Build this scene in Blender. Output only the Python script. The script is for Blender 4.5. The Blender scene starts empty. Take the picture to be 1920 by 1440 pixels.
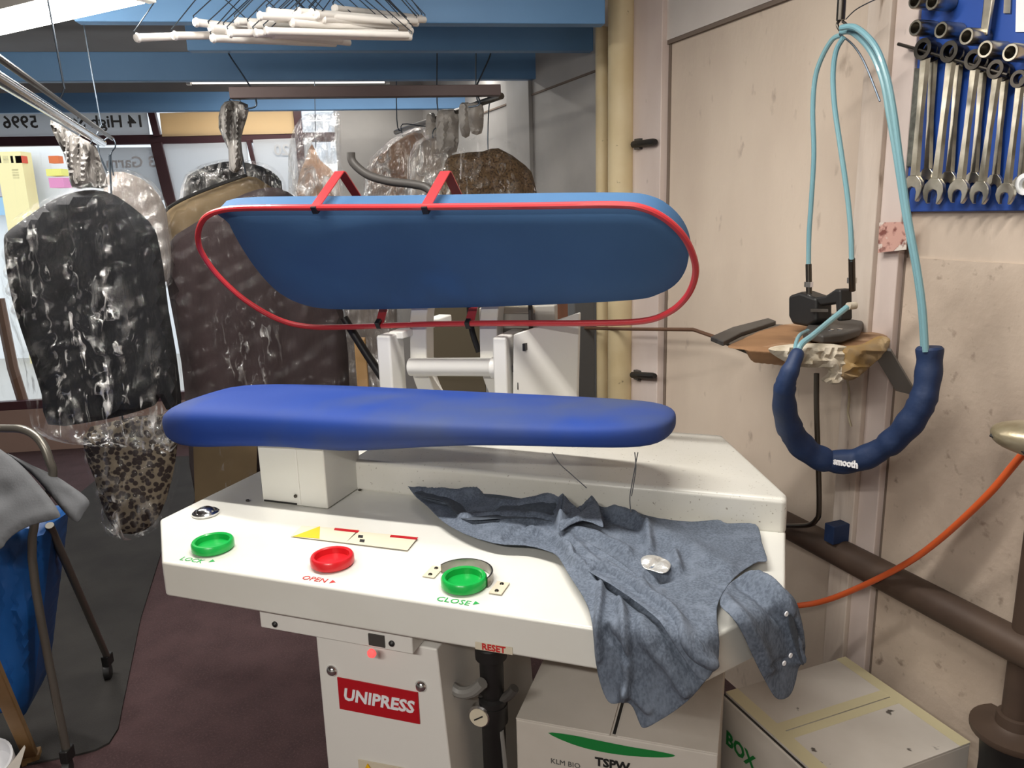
import bpy, bmesh, math, random
import numpy as np
from mathutils import Vector as V, Matrix, noise as N
from mathutils.geometry import delaunay_2d_cdt
S = bpy.context.scene
C = S.collection
random.seed(7)
R = math.radians

# ------------------------------------------------------------------ camera, world, exposure
FPX, PITCH, ROLL, EYE = 1443.0, R(12.8), R(1.6), 1.55
fw = V((0, math.cos(PITCH), -math.sin(PITCH)))
up0 = V((0, math.sin(PITCH), math.cos(PITCH)))
rt0 = V((1, 0, 0))
rt = rt0 * math.cos(ROLL) - up0 * math.sin(ROLL)
up = rt0 * math.sin(ROLL) + up0 * math.cos(ROLL)
CAM = V((0, 0, EYE))
cd = bpy.data.cameras.new('camera')
cam = bpy.data.objects.new('camera', cd)
C.objects.link(cam)
cd.sensor_width = 36
cd.lens = 36 * FPX / 1920
cd.clip_start = .05
cam.matrix_world = Matrix(((rt.x, up.x, -fw.x, 0), (rt.y, up.y, -fw.y, 0), (rt.z, up.z, -fw.z, EYE), (0, 0, 0, 1)))
S.camera = cam
w = bpy.data.worlds.new('daylight')
S.world = w
w.use_nodes = True
bg = w.node_tree.nodes['Background']
bg.inputs[0].default_value = (.86, .93, 1, 1)
bg.inputs[1].default_value = 1.3
S.view_settings.view_transform = 'Standard'
S.view_settings.look = 'None'
S.view_settings.gamma = 1
S.view_settings.use_curve_mapping = False
S.view_settings.exposure = .45
S.cycles.use_denoising = True
S.cycles.max_bounces = 8
S.cycles.transparent_max_bounces = 24

# ------------------------------------------------------------------ measuring helpers (a sight line met with a real plane)
def ray(x, y): return fw + rt * ((x - 960) / FPX) - up * ((y - 720) / FPX)
def onz(x, y, z):
    d = ray(x, y); return CAM + d * ((z - EYE) / d.z)
def onp(x, y, n, D):
    d = ray(x, y); return CAM + d * ((D - n.dot(CAM)) / n.dot(d))
def ony(x, y, Y): return onp(x, y, V((0, 1, 0)), Y)
WN = V((math.cos(R(21)), math.sin(R(21)), 0))      # right wall: normal, distance
WD = 1.46
WT = V((math.sin(R(21)), -math.cos(R(21)), 0))     # along the wall, towards the viewer
Z = V((0, 0, 1))
def W(x, y, off=0): return onp(x, y, WN, WD - off)
FT = V((math.cos(R(8)), math.sin(R(8)), 0))        # along shop front, left to right
FN = V((-math.sin(R(8)), math.cos(R(8)), 0))       # outwards
FD = 5.55
def Fp(x, y, off=0): return onp(x, y, FN, FD - off)
O = onz(303, 1053, .9)                              # press table's front left corner
A = V((math.cos(R(19.5)), -math.sin(R(19.5)), 0))
B = V((math.sin(R(19.5)), math.cos(R(19.5)), 0))
def mp(a, b, z): return V((O.x, O.y, 0)) + A * a + B * b + Z * z
def Mb(x, y, b): return onp(x, y, B, O.dot(B) + b)

# ------------------------------------------------------------------ materials
def lin(h):
    h = h.lstrip('#')
    return tuple(((c / 12.92) if c <= .04045 else ((c + .055) / 1.055) ** 2.4) for c in (int(h[i:i + 2], 16) / 255 for i in (0, 2, 4))) + (1,)
def mat(name, col, rough=.5, metal=0, col2=None, scale=8, thr=(.35, .65), stretch=(1, 1, 1), bump=0, bscale=60, col3=None, scale3=60, thr3=(.6, .7), sheen=0, coat=0, detail=4, spec=.5):
    m = bpy.data.materials.new(name); m.use_nodes = True
    nt = m.node_tree; L = nt.links; p = nt.nodes['Principled BSDF']
    p.inputs['Roughness'].default_value = rough; p.inputs['Metallic'].default_value = metal
    p.inputs['Sheen Weight'].default_value = sheen; p.inputs['Coat Weight'].default_value = coat
    p.inputs['Specular IOR Level'].default_value = spec
    c = lin(col); p.inputs['Base Color'].default_value = c
    tc = nt.nodes.new('ShaderNodeTexCoord'); mpn = nt.nodes.new('ShaderNodeMapping')
    L.new(tc.outputs['Object'], mpn.inputs[0]); mpn.inputs['Scale'].default_value = stretch
    out = None
    def layer(prev, colour, sc, th):
        no = nt.nodes.new('ShaderNodeTexNoise'); no.inputs['Scale'].default_value = sc; no.inputs['Detail'].default_value = detail
        L.new(mpn.outputs[0], no.inputs['Vector'])
        mr = nt.nodes.new('ShaderNodeMapRange'); mr.inputs[1].default_value, mr.inputs[2].default_value = th
        L.new(no.outputs['Fac'], mr.inputs[0])
        mx = nt.nodes.new('ShaderNodeMix'); mx.data_type = 'RGBA'
        L.new(mr.outputs[0], mx.inputs['Factor'])
        if prev is None: mx.inputs['A'].default_value = c
        else: L.new(prev, mx.inputs['A'])
        mx.inputs['B'].default_value = lin(colour)
        return mx.outputs['Result']
    if col2: out = layer(out, col2, scale, thr)
    if col3: out = layer(out, col3, scale3, thr3)
    if out is not None: L.new(out, p.inputs['Base Color'])
    if bump:
        no = nt.nodes.new('ShaderNodeTexNoise'); no.inputs['Scale'].default_value = bscale; no.inputs['Detail'].default_value = 5
        L.new(mpn.outputs[0], no.inputs['Vector'])
        bp = nt.nodes.new('ShaderNodeBump'); bp.inputs['Strength'].default_value = bump; bp.inputs['Distance'].default_value = .01
        L.new(no.outputs['Fac'], bp.inputs['Height']); L.new(bp.outputs[0], p.inputs['Normal'])
    return m
def emit(name, col, s):
    m = bpy.data.materials.new(name); m.use_nodes = True; nt = m.node_tree
    p = nt.nodes['Principled BSDF']; p.inputs['Base Color'].default_value = lin(col)
    p.inputs['Emission Color'].default_value = lin(col); p.inputs['Emission Strength'].default_value = s
    return m
def film(name, base=.05, painted_glint=.7, col='e9e9e7', scale=9, stretch=(1, 1, .45), rough=.16, bump=1.0, lo=.56, hi=.66, dist=2.2, blob=.25):
    """clear sheet: mostly see-through, milky noise streaks whiten creases and paint in their highlights"""
    m = bpy.data.materials.new(name); m.use_nodes = True; nt = m.node_tree; L = nt.links
    nt.nodes.remove(nt.nodes['Principled BSDF']); outn = nt.nodes['Material Output']
    tc = nt.nodes.new('ShaderNodeTexCoord'); mpn = nt.nodes.new('ShaderNodeMapping'); mpn.inputs['Scale'].default_value = stretch
    L.new(tc.outputs['Object'], mpn.inputs[0])
    def noise(sc, det, ds):
        no = nt.nodes.new('ShaderNodeTexNoise'); no.inputs['Scale'].default_value = sc; no.inputs['Detail'].default_value = det; no.inputs['Distortion'].default_value = ds
        L.new(mpn.outputs[0], no.inputs['Vector']); return no
    no = noise(scale, 3, dist); fine = noise(scale * 4.2, 5, 1.5); big = noise(scale * .35, 2, .5)
    mp2 = nt.nodes.new('ShaderNodeMapping'); mp2.inputs['Scale'].default_value = (3.4, 3.4, .45); mp2.inputs['Rotation'].default_value = (0, .4, 0); L.new(tc.outputs['Object'], mp2.inputs[0])
    sk = nt.nodes.new('ShaderNodeTexNoise'); sk.inputs['Scale'].default_value = scale * 1.6; sk.inputs['Detail'].default_value = 4; sk.inputs['Distortion'].default_value = .9; L.new(mp2.outputs[0], sk.inputs['Vector'])
    def math_(op, a, b):
        n = nt.nodes.new('ShaderNodeMath'); n.operation = op
        for k, v in enumerate((a, b)):
            if isinstance(v, (int, float)): n.inputs[k].default_value = v
            else: L.new(v, n.inputs[k])
        return n.outputs[0]
    def ramp(v, a, b):
        n = nt.nodes.new('ShaderNodeMapRange'); n.inputs[1].default_value = a; n.inputs[2].default_value = b; L.new(v, n.inputs[0]); return n.outputs[0]
    hgt = math_('ADD', math_('ADD', no.outputs['Fac'], math_('MULTIPLY', sk.outputs['Fac'], .8)), math_('MULTIPLY', fine.outputs['Fac'], .2))
    bp = nt.nodes.new('ShaderNodeBump'); bp.inputs['Strength'].default_value = bump; bp.inputs['Distance'].default_value = .03
    L.new(hgt, bp.inputs['Height'])
    tr = nt.nodes.new('ShaderNodeBsdfTransparent')
    gl = nt.nodes.new('ShaderNodeBsdfGlossy'); gl.inputs['Roughness'].default_value = rough; gl.inputs['Color'].default_value = (1, 1, 1, 1)
    df = nt.nodes.new('ShaderNodeBsdfDiffuse'); df.inputs['Color'].default_value = lin(col)
    L.new(bp.outputs[0], gl.inputs['Normal'])
    clear = nt.nodes.new('ShaderNodeMixShader'); clear.inputs[0].default_value = base; L.new(tr.outputs[0], clear.inputs[1]); L.new(gl.outputs[0], clear.inputs[2])
    milky = nt.nodes.new('ShaderNodeMixShader'); milky.inputs[0].default_value = .5; L.new(gl.outputs[0], milky.inputs[1]); L.new(df.outputs[0], milky.inputs[2])
    bunch = ramp(big.outputs['Fac'], lo - .08, hi)
    mask = math_('MAXIMUM', math_('MULTIPLY', ramp(sk.outputs['Fac'], .57, .66), bunch), math_('MULTIPLY', math_('MULTIPLY', ramp(no.outputs['Fac'], lo, hi), bunch), blob))  # white streak mask: highlights painted into the sheet's colour
    m2 = nt.nodes.new('ShaderNodeMixShader'); L.new(math_('MULTIPLY', mask, painted_glint), m2.inputs[0]); L.new(clear.outputs[0], m2.inputs[1]); L.new(milky.outputs[0], m2.inputs[2])
    L.new(m2.outputs[0], outn.inputs[0])
    return m
def vinyl(name, col, tr=.5):
    m = bpy.data.materials.new(name); m.use_nodes = True; nt = m.node_tree; L = nt.links
    nt.nodes.remove(nt.nodes['Principled BSDF']); o = nt.nodes['Material Output']
    a = nt.nodes.new('ShaderNodeBsdfDiffuse'); b = nt.nodes.new('ShaderNodeBsdfTranslucent'); mx = nt.nodes.new('ShaderNodeMixShader'); mx.inputs[0].default_value = tr
    a.inputs[0].default_value = b.inputs[0].default_value = lin(col)
    L.new(a.outputs[0], mx.inputs[1]); L.new(b.outputs[0], mx.inputs[2]); L.new(mx.outputs[0], o.inputs[0])
    return m
def spots(name, base, dark, scale=60):
    m = mat(name, base, .7); nt = m.node_tree; L = nt.links; p = nt.nodes['Principled BSDF']
    tc = nt.nodes.new('ShaderNodeTexCoord'); vo = nt.nodes.new('ShaderNodeTexVoronoi'); vo.inputs['Scale'].default_value = scale
    L.new(tc.outputs['Object'], vo.inputs['Vector'])
    mr = nt.nodes.new('ShaderNodeMapRange'); mr.inputs[1].default_value = .5; mr.inputs[2].default_value = .62
    L.new(vo.outputs['Distance'], mr.inputs[0])
    mx = nt.nodes.new('ShaderNodeMix'); mx.data_type = 'RGBA'; mx.inputs['A'].default_value = lin(dark); mx.inputs['B'].default_value = lin(base)
    L.new(mr.outputs[0], mx.inputs['Factor']); L.new(mx.outputs['Result'], p.inputs['Base Color'])
    return m

M = dict(
    carpet=mat('carpet', '513a3b', .95, col2='463132', scale=9, bump=.6, bscale=400, col3='5c4344', scale3=150, thr3=(.5, .7)),
    mat_=mat('grey_mat', '3f3d3b', .9, col2='373534', scale=5, bump=.3, bscale=300, spec=.15),
    board=mat('fibreboard', 'd2c2b1', .75, col2='c3b2a2', scale=3, thr=(.4, .7), stretch=(1, 1, .5), col3='a08f80', scale3=22, thr3=(.66, .8), bump=.12, bscale=60),
    board_low=mat('worn_fibreboard', 'cbbaa9', .75, col2='b6a595', scale=4, thr=(.4, .7), col3='8d7b6c', scale3=34, thr3=(.62, .78), bump=.2, bscale=60),
    pink=mat('pinkish_paint', 'd9cbc4', .6, col2='cbbab2', scale=4, stretch=(1, 1, .4), col3='8c7f78', scale3=24, thr3=(.7, .8), bump=.1, bscale=40),
    dirtywood=mat('dirty_painted_wood', 'd6c9bd', .6, col2='c0b0a2', scale=5, stretch=(2, 2, .4), col3='8d7a6a', scale3=20, thr3=(.64, .74), bump=.15, bscale=40),
    greywall=mat('grey_wall_tone', 'b3b0ac', .7, col2='a5a29f', scale=3),
    ceil=mat('ceiling_paint', '8f8d8c', .8, col2='84817f', scale=2),
    seam=mat('dark_seam', '77695e', .9),
    blue_beam=mat('blue_paint', '6896c4', .5, col2='5f8bb8', scale=2),
    white=mat('white_enamel', 'e0dfd8', .28, col2='d8d6cd', scale=3, thr=(.4, .7), coat=.2),
    lint=mat('white_enamel_with_lint', 'dedcd4', .35, col2='d3d0c5', scale=3, col3='8c8374', scale3=170, thr3=(.66, .74), coat=.1),
    white2=mat('white_steel', 'e2e0da', .4),
    buck=mat('blue_press_cover', '1b3a86', .7, col2='1f3f8c', scale=3, bump=.05, bscale=700, spec=.3, col3='47516a', scale3=2.1, thr3=(.48, .7)),
    head=mat('blue_head_cover', '44688f', .65, col2='3e6085', scale=3, bump=.05, bscale=700, spec=.3, col3='3f6fa8', scale3=2.5, thr3=(.6, .8)),
    red=mat('red_paint', 'c2353a', .35, coat=.3),
    redp=mat('red_plastic', 'cf1f27', .3, coat=.2),
    greenp=mat('green_plastic', '14a545', .3, coat=.2),
    chrome=mat('chrome', 'd8d8d8', .15, 1),
    steel=mat('steel', 'b5b2ab', .3, 1, col2='8c8880', scale=12),
    wrench=mat('wrench_steel', 'c8c2b4', .28, 1, col2='a39b8a', scale=25),
    darksteel=mat('dark_steel', '5b5650', .35, 1),
    galv=mat('galvanised_strip', '77776f', .5, .6, col2='55554f', scale=60),
    black=mat('black_rubber', '1b1a1a', .5),
    dkgrey=mat('dark_grey_plastic', '45423f', .5),
    grey=mat('grey_plastic', '7d7b77', .5),
    redlabel=mat('red_label', 'b3131f', .4),
    paper=mat('paper_label', 'd2c8b2', .6),
    yellow=mat('yellow_label', 'edb812', .5),
    ink=mat('black_ink', '1c1c1c', .6),
    inkg=mat('green_ink', '1fa04a', .6),
    inkr=mat('red_ink', 'c22a2a', .6),
    inkdg=mat('dark_green_print', '0f7a35', .6),
    inkgrey=mat('grey_print', '5a5a58', .6),
    whiteprint=mat('white_print', 'e9e9ec', .5),
    carton=mat('white_carton', 'cfc8bf', .8, col2='c3bcb2', scale=5),
    carton_worn=mat('worn_white_carton', 'cfc8bf', .8, col2='c2bab0', scale=5, col3='57504a', scale3=19, thr3=(.665, .7)),
    tape=mat('yellowed_tape', 'cfc5a0', .35),
    navy=mat('navy_nylon', '1a3158', .6, col2='172b4e', scale=8, bump=.25, bscale=35),
    hose=mat('pale_blue_hose', '7ea6ad', .3, col2='74a0ab', scale=5, coat=.3),
    orange=mat('orange_hose', 'd9602f', .4),
    brownpipe=mat('brown_iron_pipe', '5b4a3e', .55, .2, col2='4c3d34', scale=6),
    creampipe=mat('cream_pipe', 'd9c8a2', .55, col2='cdb98e', scale=6, col3='6f6049', scale3=30, thr3=(.7, .76)),
    pegblue=mat('blue_tool_board', '1d4aa0', .5, col2='1a4494', scale=4),
    jacket=mat('black_suit_cloth', '111217', .9, col2='0d0e12', scale=5),
    brown=mat('dark_brown_cloth', '35292a', .95, col2='2d2324', scale=6, stretch=(2, 2, .4), bump=.2, bscale=12),
    khaki=mat('khaki_cloth', '6f5e45', .9, col2='64553e', scale=6),
    greybrown=mat('grey_brown_cloth', '8d8580', .8, col2='7b736e', scale=7),
    cream=mat('cream_cloth', 'cfc2b4', .8, col2='b5a698', scale=9),
    peach=mat('peach_cloth', 'c7a68c', .8, col2='b48f77', scale=8),
    tweed=mat('brown_tweed', '55422c', .9, col2='6b553a', scale=90, col3='3d2e1f', scale3=120, thr3=(.5, .6)),
    leopard=spots('spotted_print', '7b705e', '2a1f1b', 62),
    chambray=mat('chambray', '545d6b', .85, col2='687281', scale=240, thr=(.4, .6), stretch=(1, 1, .5), bump=.2, bscale=400, detail=3, col3='737d8c', scale3=30, thr3=(.5, .75)),
    chambray_in=mat('chambray_inside', '424953', .85, col2='4d5560', scale=130, detail=2),
    greycloth=mat('grey_cloth', '606164', .9, col2='57585b', scale=6, bump=.1, bscale=200),
    bluebag=mat('blue_bag_nylon', '0d4f92', .5, col2='0b447f', scale=3),
    tubegrey=mat('grey_tube', '7c7870', .35, .7),
    tubewhite=mat('white_tube_card', 'ece8e2', .5),
    wire=mat('wire', '4b545e', .4, .8),
    maroon=mat('maroon_frame', '4a2a30', .4),
    frosted=vinyl('frosted_vinyl', 'dddfe1', .6),
    yellowboard=vinyl('yellow_board', 'f7e0b8', .45),
    whiteboard=mat('white_card', 'f1f3f5', .6),
    poster=vinyl('white_poster', 'f1f3f5', .55),
    foil=mat('silver_foil', 'eeeeea', .38, .75, bump=.6, bscale=40),
    silverpad=mat('silver_pad_cover', 'b5aa92', .35, .5, col2='8d8063', scale=14, bump=.2, bscale=30),
    tan=mat('tan_pad_cloth', '9b7450', .85, col2='7d5c40', scale=7, col3='c3a384', scale3=9, thr3=(.55, .7)),
    padwhite=mat('frayed_white_wadding', 'cfc5b4', .9, col2='a99c86', scale=20, bump=.5, bscale=40),
    glass=film('window_glass', .04, .06, bump=0, rough=.02),
    film_=film('clear_plastic_cover', .022, .9, rough=.08, lo=.52, hi=.62, scale=6, stretch=(1.3, 1.3, .4)),
    film_brown=film('clear_plastic_cover_smooth', .018, .65, rough=.12, scale=7, lo=.62, hi=.74),
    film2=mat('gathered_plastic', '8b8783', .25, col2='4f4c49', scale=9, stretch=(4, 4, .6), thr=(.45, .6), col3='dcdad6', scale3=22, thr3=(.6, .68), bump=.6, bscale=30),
    film4=film('puffed_plastic', .22, .85, blob=1, scale=8, stretch=(1, 1, .35), lo=.48, hi=.6),
    film3=film('thin_plastic', .12, .7, blob=.8, scale=8, stretch=(1, 1, .35), lo=.5, hi=.6),
    skywhite=mat('outside_white', 'eef1f4', .7),
    tubeglow=emit('fluorescent_glow', 'fffaf0', 14),
    tubedim=emit('fluorescent_dim', 'fff8ee', 1.1),
    woodbrown=mat('brown_wood', '6d4d38', .6, col2='5c402e', scale=8, stretch=(1, 1, .2)),
    lightwood=mat('light_wood', '9c7c55', .6, col2='87683f', scale=8),
    beam_brown=mat('brown_steel_rail', '4a3634', .5),
    led=emit('red_led', 'ff5a58', .7),
)

# ------------------------------------------------------------------ mesh helpers
ROOT = {}
class G:
    def __init__(s): s.v = []; s.f = []
    def add(s, vs, fs):
        n = len(s.v); s.v += [V(p) for p in vs]; s.f += [tuple(i + n for i in f) for f in fs]; return s
    def box(s, c, x, y, z):                     # centre and three half axes
        c, x, y, z = V(c), V(x), V(y), V(z)
        vs = [c + x * i + y * j + z * k for k in (-1, 1) for j in (-1, 1) for i in (-1, 1)]
        return s.add(vs, [(0, 2, 3, 1), (4, 5, 7, 6), (0, 1, 5, 4), (2, 6, 7, 3), (0, 4, 6, 2), (1, 3, 7, 5)])
    def mbox(s, a0, a1, b0, b1, z0, z1):        # box in the press's own directions
        return s.box(mp((a0 + a1) / 2, (b0 + b1) / 2, (z0 + z1) / 2), A * abs(a1 - a0) / 2, B * abs(b1 - b0) / 2, Z * abs(z1 - z0) / 2)
    def prism(s, pts, ex):
        n = len(pts); pts = [V(p) for p in pts]; ex = V(ex)
        return s.add(pts + [p + ex for p in pts], [tuple(range(n))[::-1], tuple(range(n, 2 * n))] + [(i, (i + 1) % n, n + (i + 1) % n, n + i) for i in range(n)])
    def loft(s, rings, caps=True, closed=True):
        n = len(rings[0]); vs = [p for r in rings for p in r]; fs = []
        for k in range(len(rings) - 1):
            for i in range(n if closed else n - 1):
                j = (i + 1) % n; fs.append((k * n + i, k * n + j, (k + 1) * n + j, (k + 1) * n + i))
        if caps and closed: fs += [tuple(range(n))[::-1], tuple(range((len(rings) - 1) * n, len(rings) * n))]
        return s.add(vs, fs)
    def tube(s, pts, r, seg=10, closed=False, sq=None):
        pts = [V(p) for p in pts]; n = len(pts); rings = []; nrm = None
        for i, p in enumerate(pts):
            a = pts[(i - 1) % n] if (closed or i) else p
            b = pts[(i + 1) % n] if (closed or i < n - 1) else p
            t = (b - a).normalized()
            if nrm is None:
                nrm = t.cross(Z if abs(t.z) < .9 else V((1, 0, 0))).normalized()
            else: nrm = (nrm - t * nrm.dot(t)).normalized()
            bi = t.cross(nrm); rr = r[i] if isinstance(r, (list, tuple)) else r
            rings.append([p + (nrm * math.cos(2 * math.pi * k / seg) + bi * math.sin(2 * math.pi * k / seg) * (sq or 1)) * rr for k in range(seg)])
        if closed: rings.append(rings[0])
        return s.loft(rings, caps=not closed)
    def lathe(s, c, ax, prof, seg=24):          # prof: (radius, height)
        c, ax = V(c), V(ax).normalized(); u = ax.cross(Z if abs(ax.z) < .9 else V((1, 0, 0))).normalized(); v = ax.cross(u)
        return s.loft([[c + ax * h + (u * math.cos(2 * math.pi * k / seg) + v * math.sin(2 * math.pi * k / seg)) * max(r, 1e-4) for k in range(seg)] for r, h in prof])
    def build(s, name, m, parent=None, bevel=0, loc=None, smooth=35, sub=0, solid=0, mats=None):
        me = bpy.data.meshes.new(name); o = bpy.data.objects.new(name, me); C.objects.link(o)
        if parent is not None: L = ROOT[parent.name]
        else:
            if loc is None:
                xs = [p.x for p in s.v]; ys = [p.y for p in s.v]
                loc = V(((min(xs) + max(xs)) / 2, (min(ys) + max(ys)) / 2, min(p.z for p in s.v)))
            L = V(loc); o.location = L
        ROOT[o.name] = L
        me.from_pydata([p - L for p in s.v], [], s.f); me.validate()
        bm = bmesh.new(); bm.from_mesh(me); bmesh.ops.recalc_face_normals(bm, faces=bm.faces); bm.to_mesh(me); bm.free()
        me.materials.append(M[m] if isinstance(m, str) else m)
        if parent is not None: o.parent = parent
        me.shade_smooth()
        if not sub and not bevel: me.set_sharp_from_angle(angle=R(smooth))
        if solid:
            md = o.modifiers.new('solid', 'SOLIDIFY'); md.thickness = solid; md.offset = 0
        if bevel:
            md = o.modifiers.new('bevel', 'BEVEL'); md.width = bevel; md.segments = 3; md.limit_method = 'ANGLE'; md.angle_limit = R(40); md.harden_normals = True
        if sub:
            md = o.modifiers.new('subsurf', 'SUBSURF'); md.levels = md.render_levels = sub
        return o
def thing(name, label, cat, loc, group=None):
    o = bpy.data.objects.new(name, None); C.objects.link(o); o.location = V(loc); o.empty_display_size = .1
    ROOT[o.name] = V(loc); return tag(o, label, cat, group)
def tag(o, label, cat, group=None, kind=None):
    o['label'] = label; o['category'] = cat
    if group: o['group'] = group
    if kind: o['kind'] = kind
    return o
def struct(o): o['kind'] = 'structure'; return o
def copy_tree(o, parent=None):
    c = o.copy(); C.objects.link(c)
    if parent is not None: c.parent = parent
    for ch in list(o.children): copy_tree(ch, c)
    return c
def spline(pts, n=8, closed=False):
    pts = [V(p) for p in pts]; k = len(pts); out = []
    for i in range(k if closed else k - 1):
        if closed: a, b, c, d = (pts[(i + j - 1) % k] for j in range(4))
        else: a, b, c, d = pts[max(i - 1, 0)], pts[i], pts[i + 1], pts[min(i + 2, k - 1)]
        for q in range(n):
            t = q / n
            out.append(.5 * ((2 * b) + (c - a) * t + (2 * a - 5 * b + 4 * c - d) * t * t + (3 * b - a - 3 * c + d) * t ** 3))
    if not closed: out.append(pts[-1])
    return out
def spline2(pts, n=4, closed=True): return [(p.x, p.y) for p in spline([(x, y, 0) for x, y in pts], n, closed)]
def cdt(outline, step):
    """outline in 2-D, filled with triangles; returns points, triangles, distance of each to the edge"""
    n = len(outline); P = np.array(outline, float)
    xs = np.arange(P[:, 0].min(), P[:, 0].max(), step); ys = np.arange(P[:, 1].min(), P[:, 1].max(), step)
    gx, gy = np.meshgrid(xs, ys); gx = gx + (np.arange(len(ys)) % 2)[:, None] * step / 2
    q = np.stack([gx.ravel(), gy.ravel()], 1)
    d, inside = edge_dist(q, P)
    q = q[inside & (d > step * .45)]
    vs = [V(p) for p in outline] + [V((float(a), float(b))) for a, b in q]
    r = delaunay_2d_cdt(vs, [(i, (i + 1) % n) for i in range(n)], [], 1, 1e-5)
    pts = np.array([(p[0], p[1]) for p in r[0]])
    dd, _ = edge_dist(pts, P); orig_edge = np.array([any(i < n for i in ids) for ids in r[3]]); dd[orig_edge] = 0
    return pts, [tuple(f) for f in r[2]], dd
def edge_dist(q, P):
    d = np.full(len(q), 1e9); ins = np.zeros(len(q), bool); n = len(P)
    for i in range(n):
        a, b = P[i], P[(i + 1) % n]; ab = b - a; t = np.clip(((q - a) @ ab) / max(ab @ ab, 1e-12), 0, 1)
        d = np.minimum(d, np.hypot(*(q - (a + t[:, None] * ab)).T))
        c = ((a[1] > q[:, 1]) != (b[1] > q[:, 1])); den = (b[1] - a[1]) if b[1] != a[1] else 1e-12
        ins ^= c & (q[:, 0] < (b[0] - a[0]) * (q[:, 1] - a[1]) / den + a[0])
    return d, ins
def pillow(outline, place, nrm, step, front, back, fold=None):
    """solid body: outline (2-D), place(x, y) -> point, front/back thickness as a function of edge distance"""
    pts, tris, d = cdt(outline, step); nrm = V(nrm).normalized(); g = G(); k = len(pts)
    base = [place(x, y) for x, y in pts]
    fr = []
    for i, (x, y) in enumerate(pts):
        h = front(d[i]) + (fold(x, y, d[i]) if fold else 0); fr.append(base[i] + nrm * h)
    bk = [base[i] - nrm * back(d[i]) for i in range(k)]
    g.add(fr + bk, [t for t in tris] + [tuple(j + k for j in t[::-1]) for t in tris])
    cnt = {}
    for t in tris:
        for e in ((t[0], t[1]), (t[1], t[2]), (t[2], t[0])): cnt[tuple(sorted(e))] = cnt.get(tuple(sorted(e)), 0) + 1
    for (i, j), c in cnt.items():
        if c == 1: g.f.append((i, j, j + k, i + k))
    return g
def rnd(w, h):                                      # rounded edge profile: rises to h over a distance w
    return lambda d: h * math.sqrt(max(0, 1 - (1 - min(d / w, 1)) ** 2))
def fade(d, w): return min(1, d / w)
def wav(x, y, fx, fy, h, seed): return h * N.noise(V((x * fx + seed * 7.3, y * fy, seed * 1.7)))
def text(body, size, org, xd, yd, m, parent, name='lettering', ex=.0006, shear=0, bold=0, align='CENTER'):
    cu = bpy.data.curves.new('t', 'FONT'); cu.body = body; cu.size = size; cu.extrude = ex; cu.shear = shear; cu.offset = bold
    cu.align_x = align; cu.align_y = 'CENTER'; cu.resolution_u = 2
    o = bpy.data.objects.new('t', cu); C.objects.link(o)
    dg = bpy.context.evaluated_depsgraph_get(); dg.update()
    me = bpy.data.meshes.new_from_object(o.evaluated_get(dg)); bpy.data.objects.remove(o)
    xd, yd = V(xd).normalized(), V(yd).normalized(); zd = xd.cross(yd).normalized(); g = G()
    g.add([V(org) + xd * v.co.x + yd * v.co.y + zd * v.co.z for v in me.vertices], [tuple(p.vertices) for p in me.polygons])
    bpy.data.meshes.remove(me)
    return g.build(name, m, parent)
def seg_d(x, y, pl_):
    m = 1e9
    for (ax0, ay0), (bx0, by0) in zip(pl_, pl_[1:]):
        dx, dy = bx0 - ax0, by0 - ay0; t = max(0, min(1, ((x - ax0) * dx + (y - ay0) * dy) / (dx * dx + dy * dy + 1e-9)))
        m = min(m, math.hypot(x - ax0 - t * dx, y - ay0 - t * dy))
    return m

# ------------------------------------------------------------------ fluorescent lamps (modelled fixtures, one of them unseen fill)
def lamp(name, label, p0, p1, m, power, group='fluorescent lamps', tr=.014, rods=True):
    p0, p1 = V(p0), V(p1); ax = (p1 - p0).normalized(); sd = ax.cross(Z).normalized(); L = (p1 - p0).length
    t = thing(name, label, 'lamp', (p0 + p1) / 2 + Z * .05, group)
    c = (p0 + p1) / 2
    g = G(); g.box(c + Z * .05, ax * (L / 2 + .03), sd * .035, Z * .022)
    for e in (p0 - ax * .02, p1 + ax * .02): g.box(e + Z * .012, ax * .012, sd * .018, Z * .03)
    g.build('housing', 'white2', t)
    G().tube([p0, p1], tr, 12).build('tube', m, t)
    if rods:
        for k in (.2, .8):
            s_ = p0.lerp(p1, k); G().tube([s_ + Z * .07, V((s_.x, s_.y, 2.499))], .004, 6).build('suspension_rod', 'white2', t)
    if power:
        ld = bpy.data.lights.new('lamp_light', 'AREA'); ld.shape = 'RECTANGLE'; ld.size = L; ld.size_y = .05; ld.energy = power; ld.color = (1, .96, .9)
        lo = bpy.data.objects.new('lamp_light', ld); C.objects.link(lo); lo.parent = t
        zz = Z; lo.matrix_local = Matrix.Translation(c - Z * .03 - ROOT[t.name]) @ Matrix((ax, zz.cross(ax), zz)).transposed().to_4x4()
    return t
ua = onz(-120, 78, 2.07); ub = onz(262, -10, 2.07)
ud = (ub - ua).normalized()
lamp('fluorescent_lamp', 'bright fluorescent tube lamp above the black plastic-covered suit', ub - ud * 1.5, ub, 'tubeglow', 20, tr=.02)
lamp('fluorescent_lamp', 'fluorescent tube lamp on the ceiling right above the press table', mp(-.1, .16, 2.37), mp(1.1, .16, 2.37), 'tubeglow', 19)
lamp('fluorescent_lamp', 'unseen fluorescent tube lamp added near the back of the shop as fill', V((-1.4, -.7, 2.38)), V((-.2, -1.1, 2.38)), 'tubeglow', 48)  # unseen lamp added behind the viewer to brighten the front faces
lamp('fluorescent_lamp', 'fluorescent tube lamp hung between the second and third blue beams from the tool wall', V((-1.5, 4.06, 2.345)), V((.1, 4.26, 2.345)), 'tubedim', 8)
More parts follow.
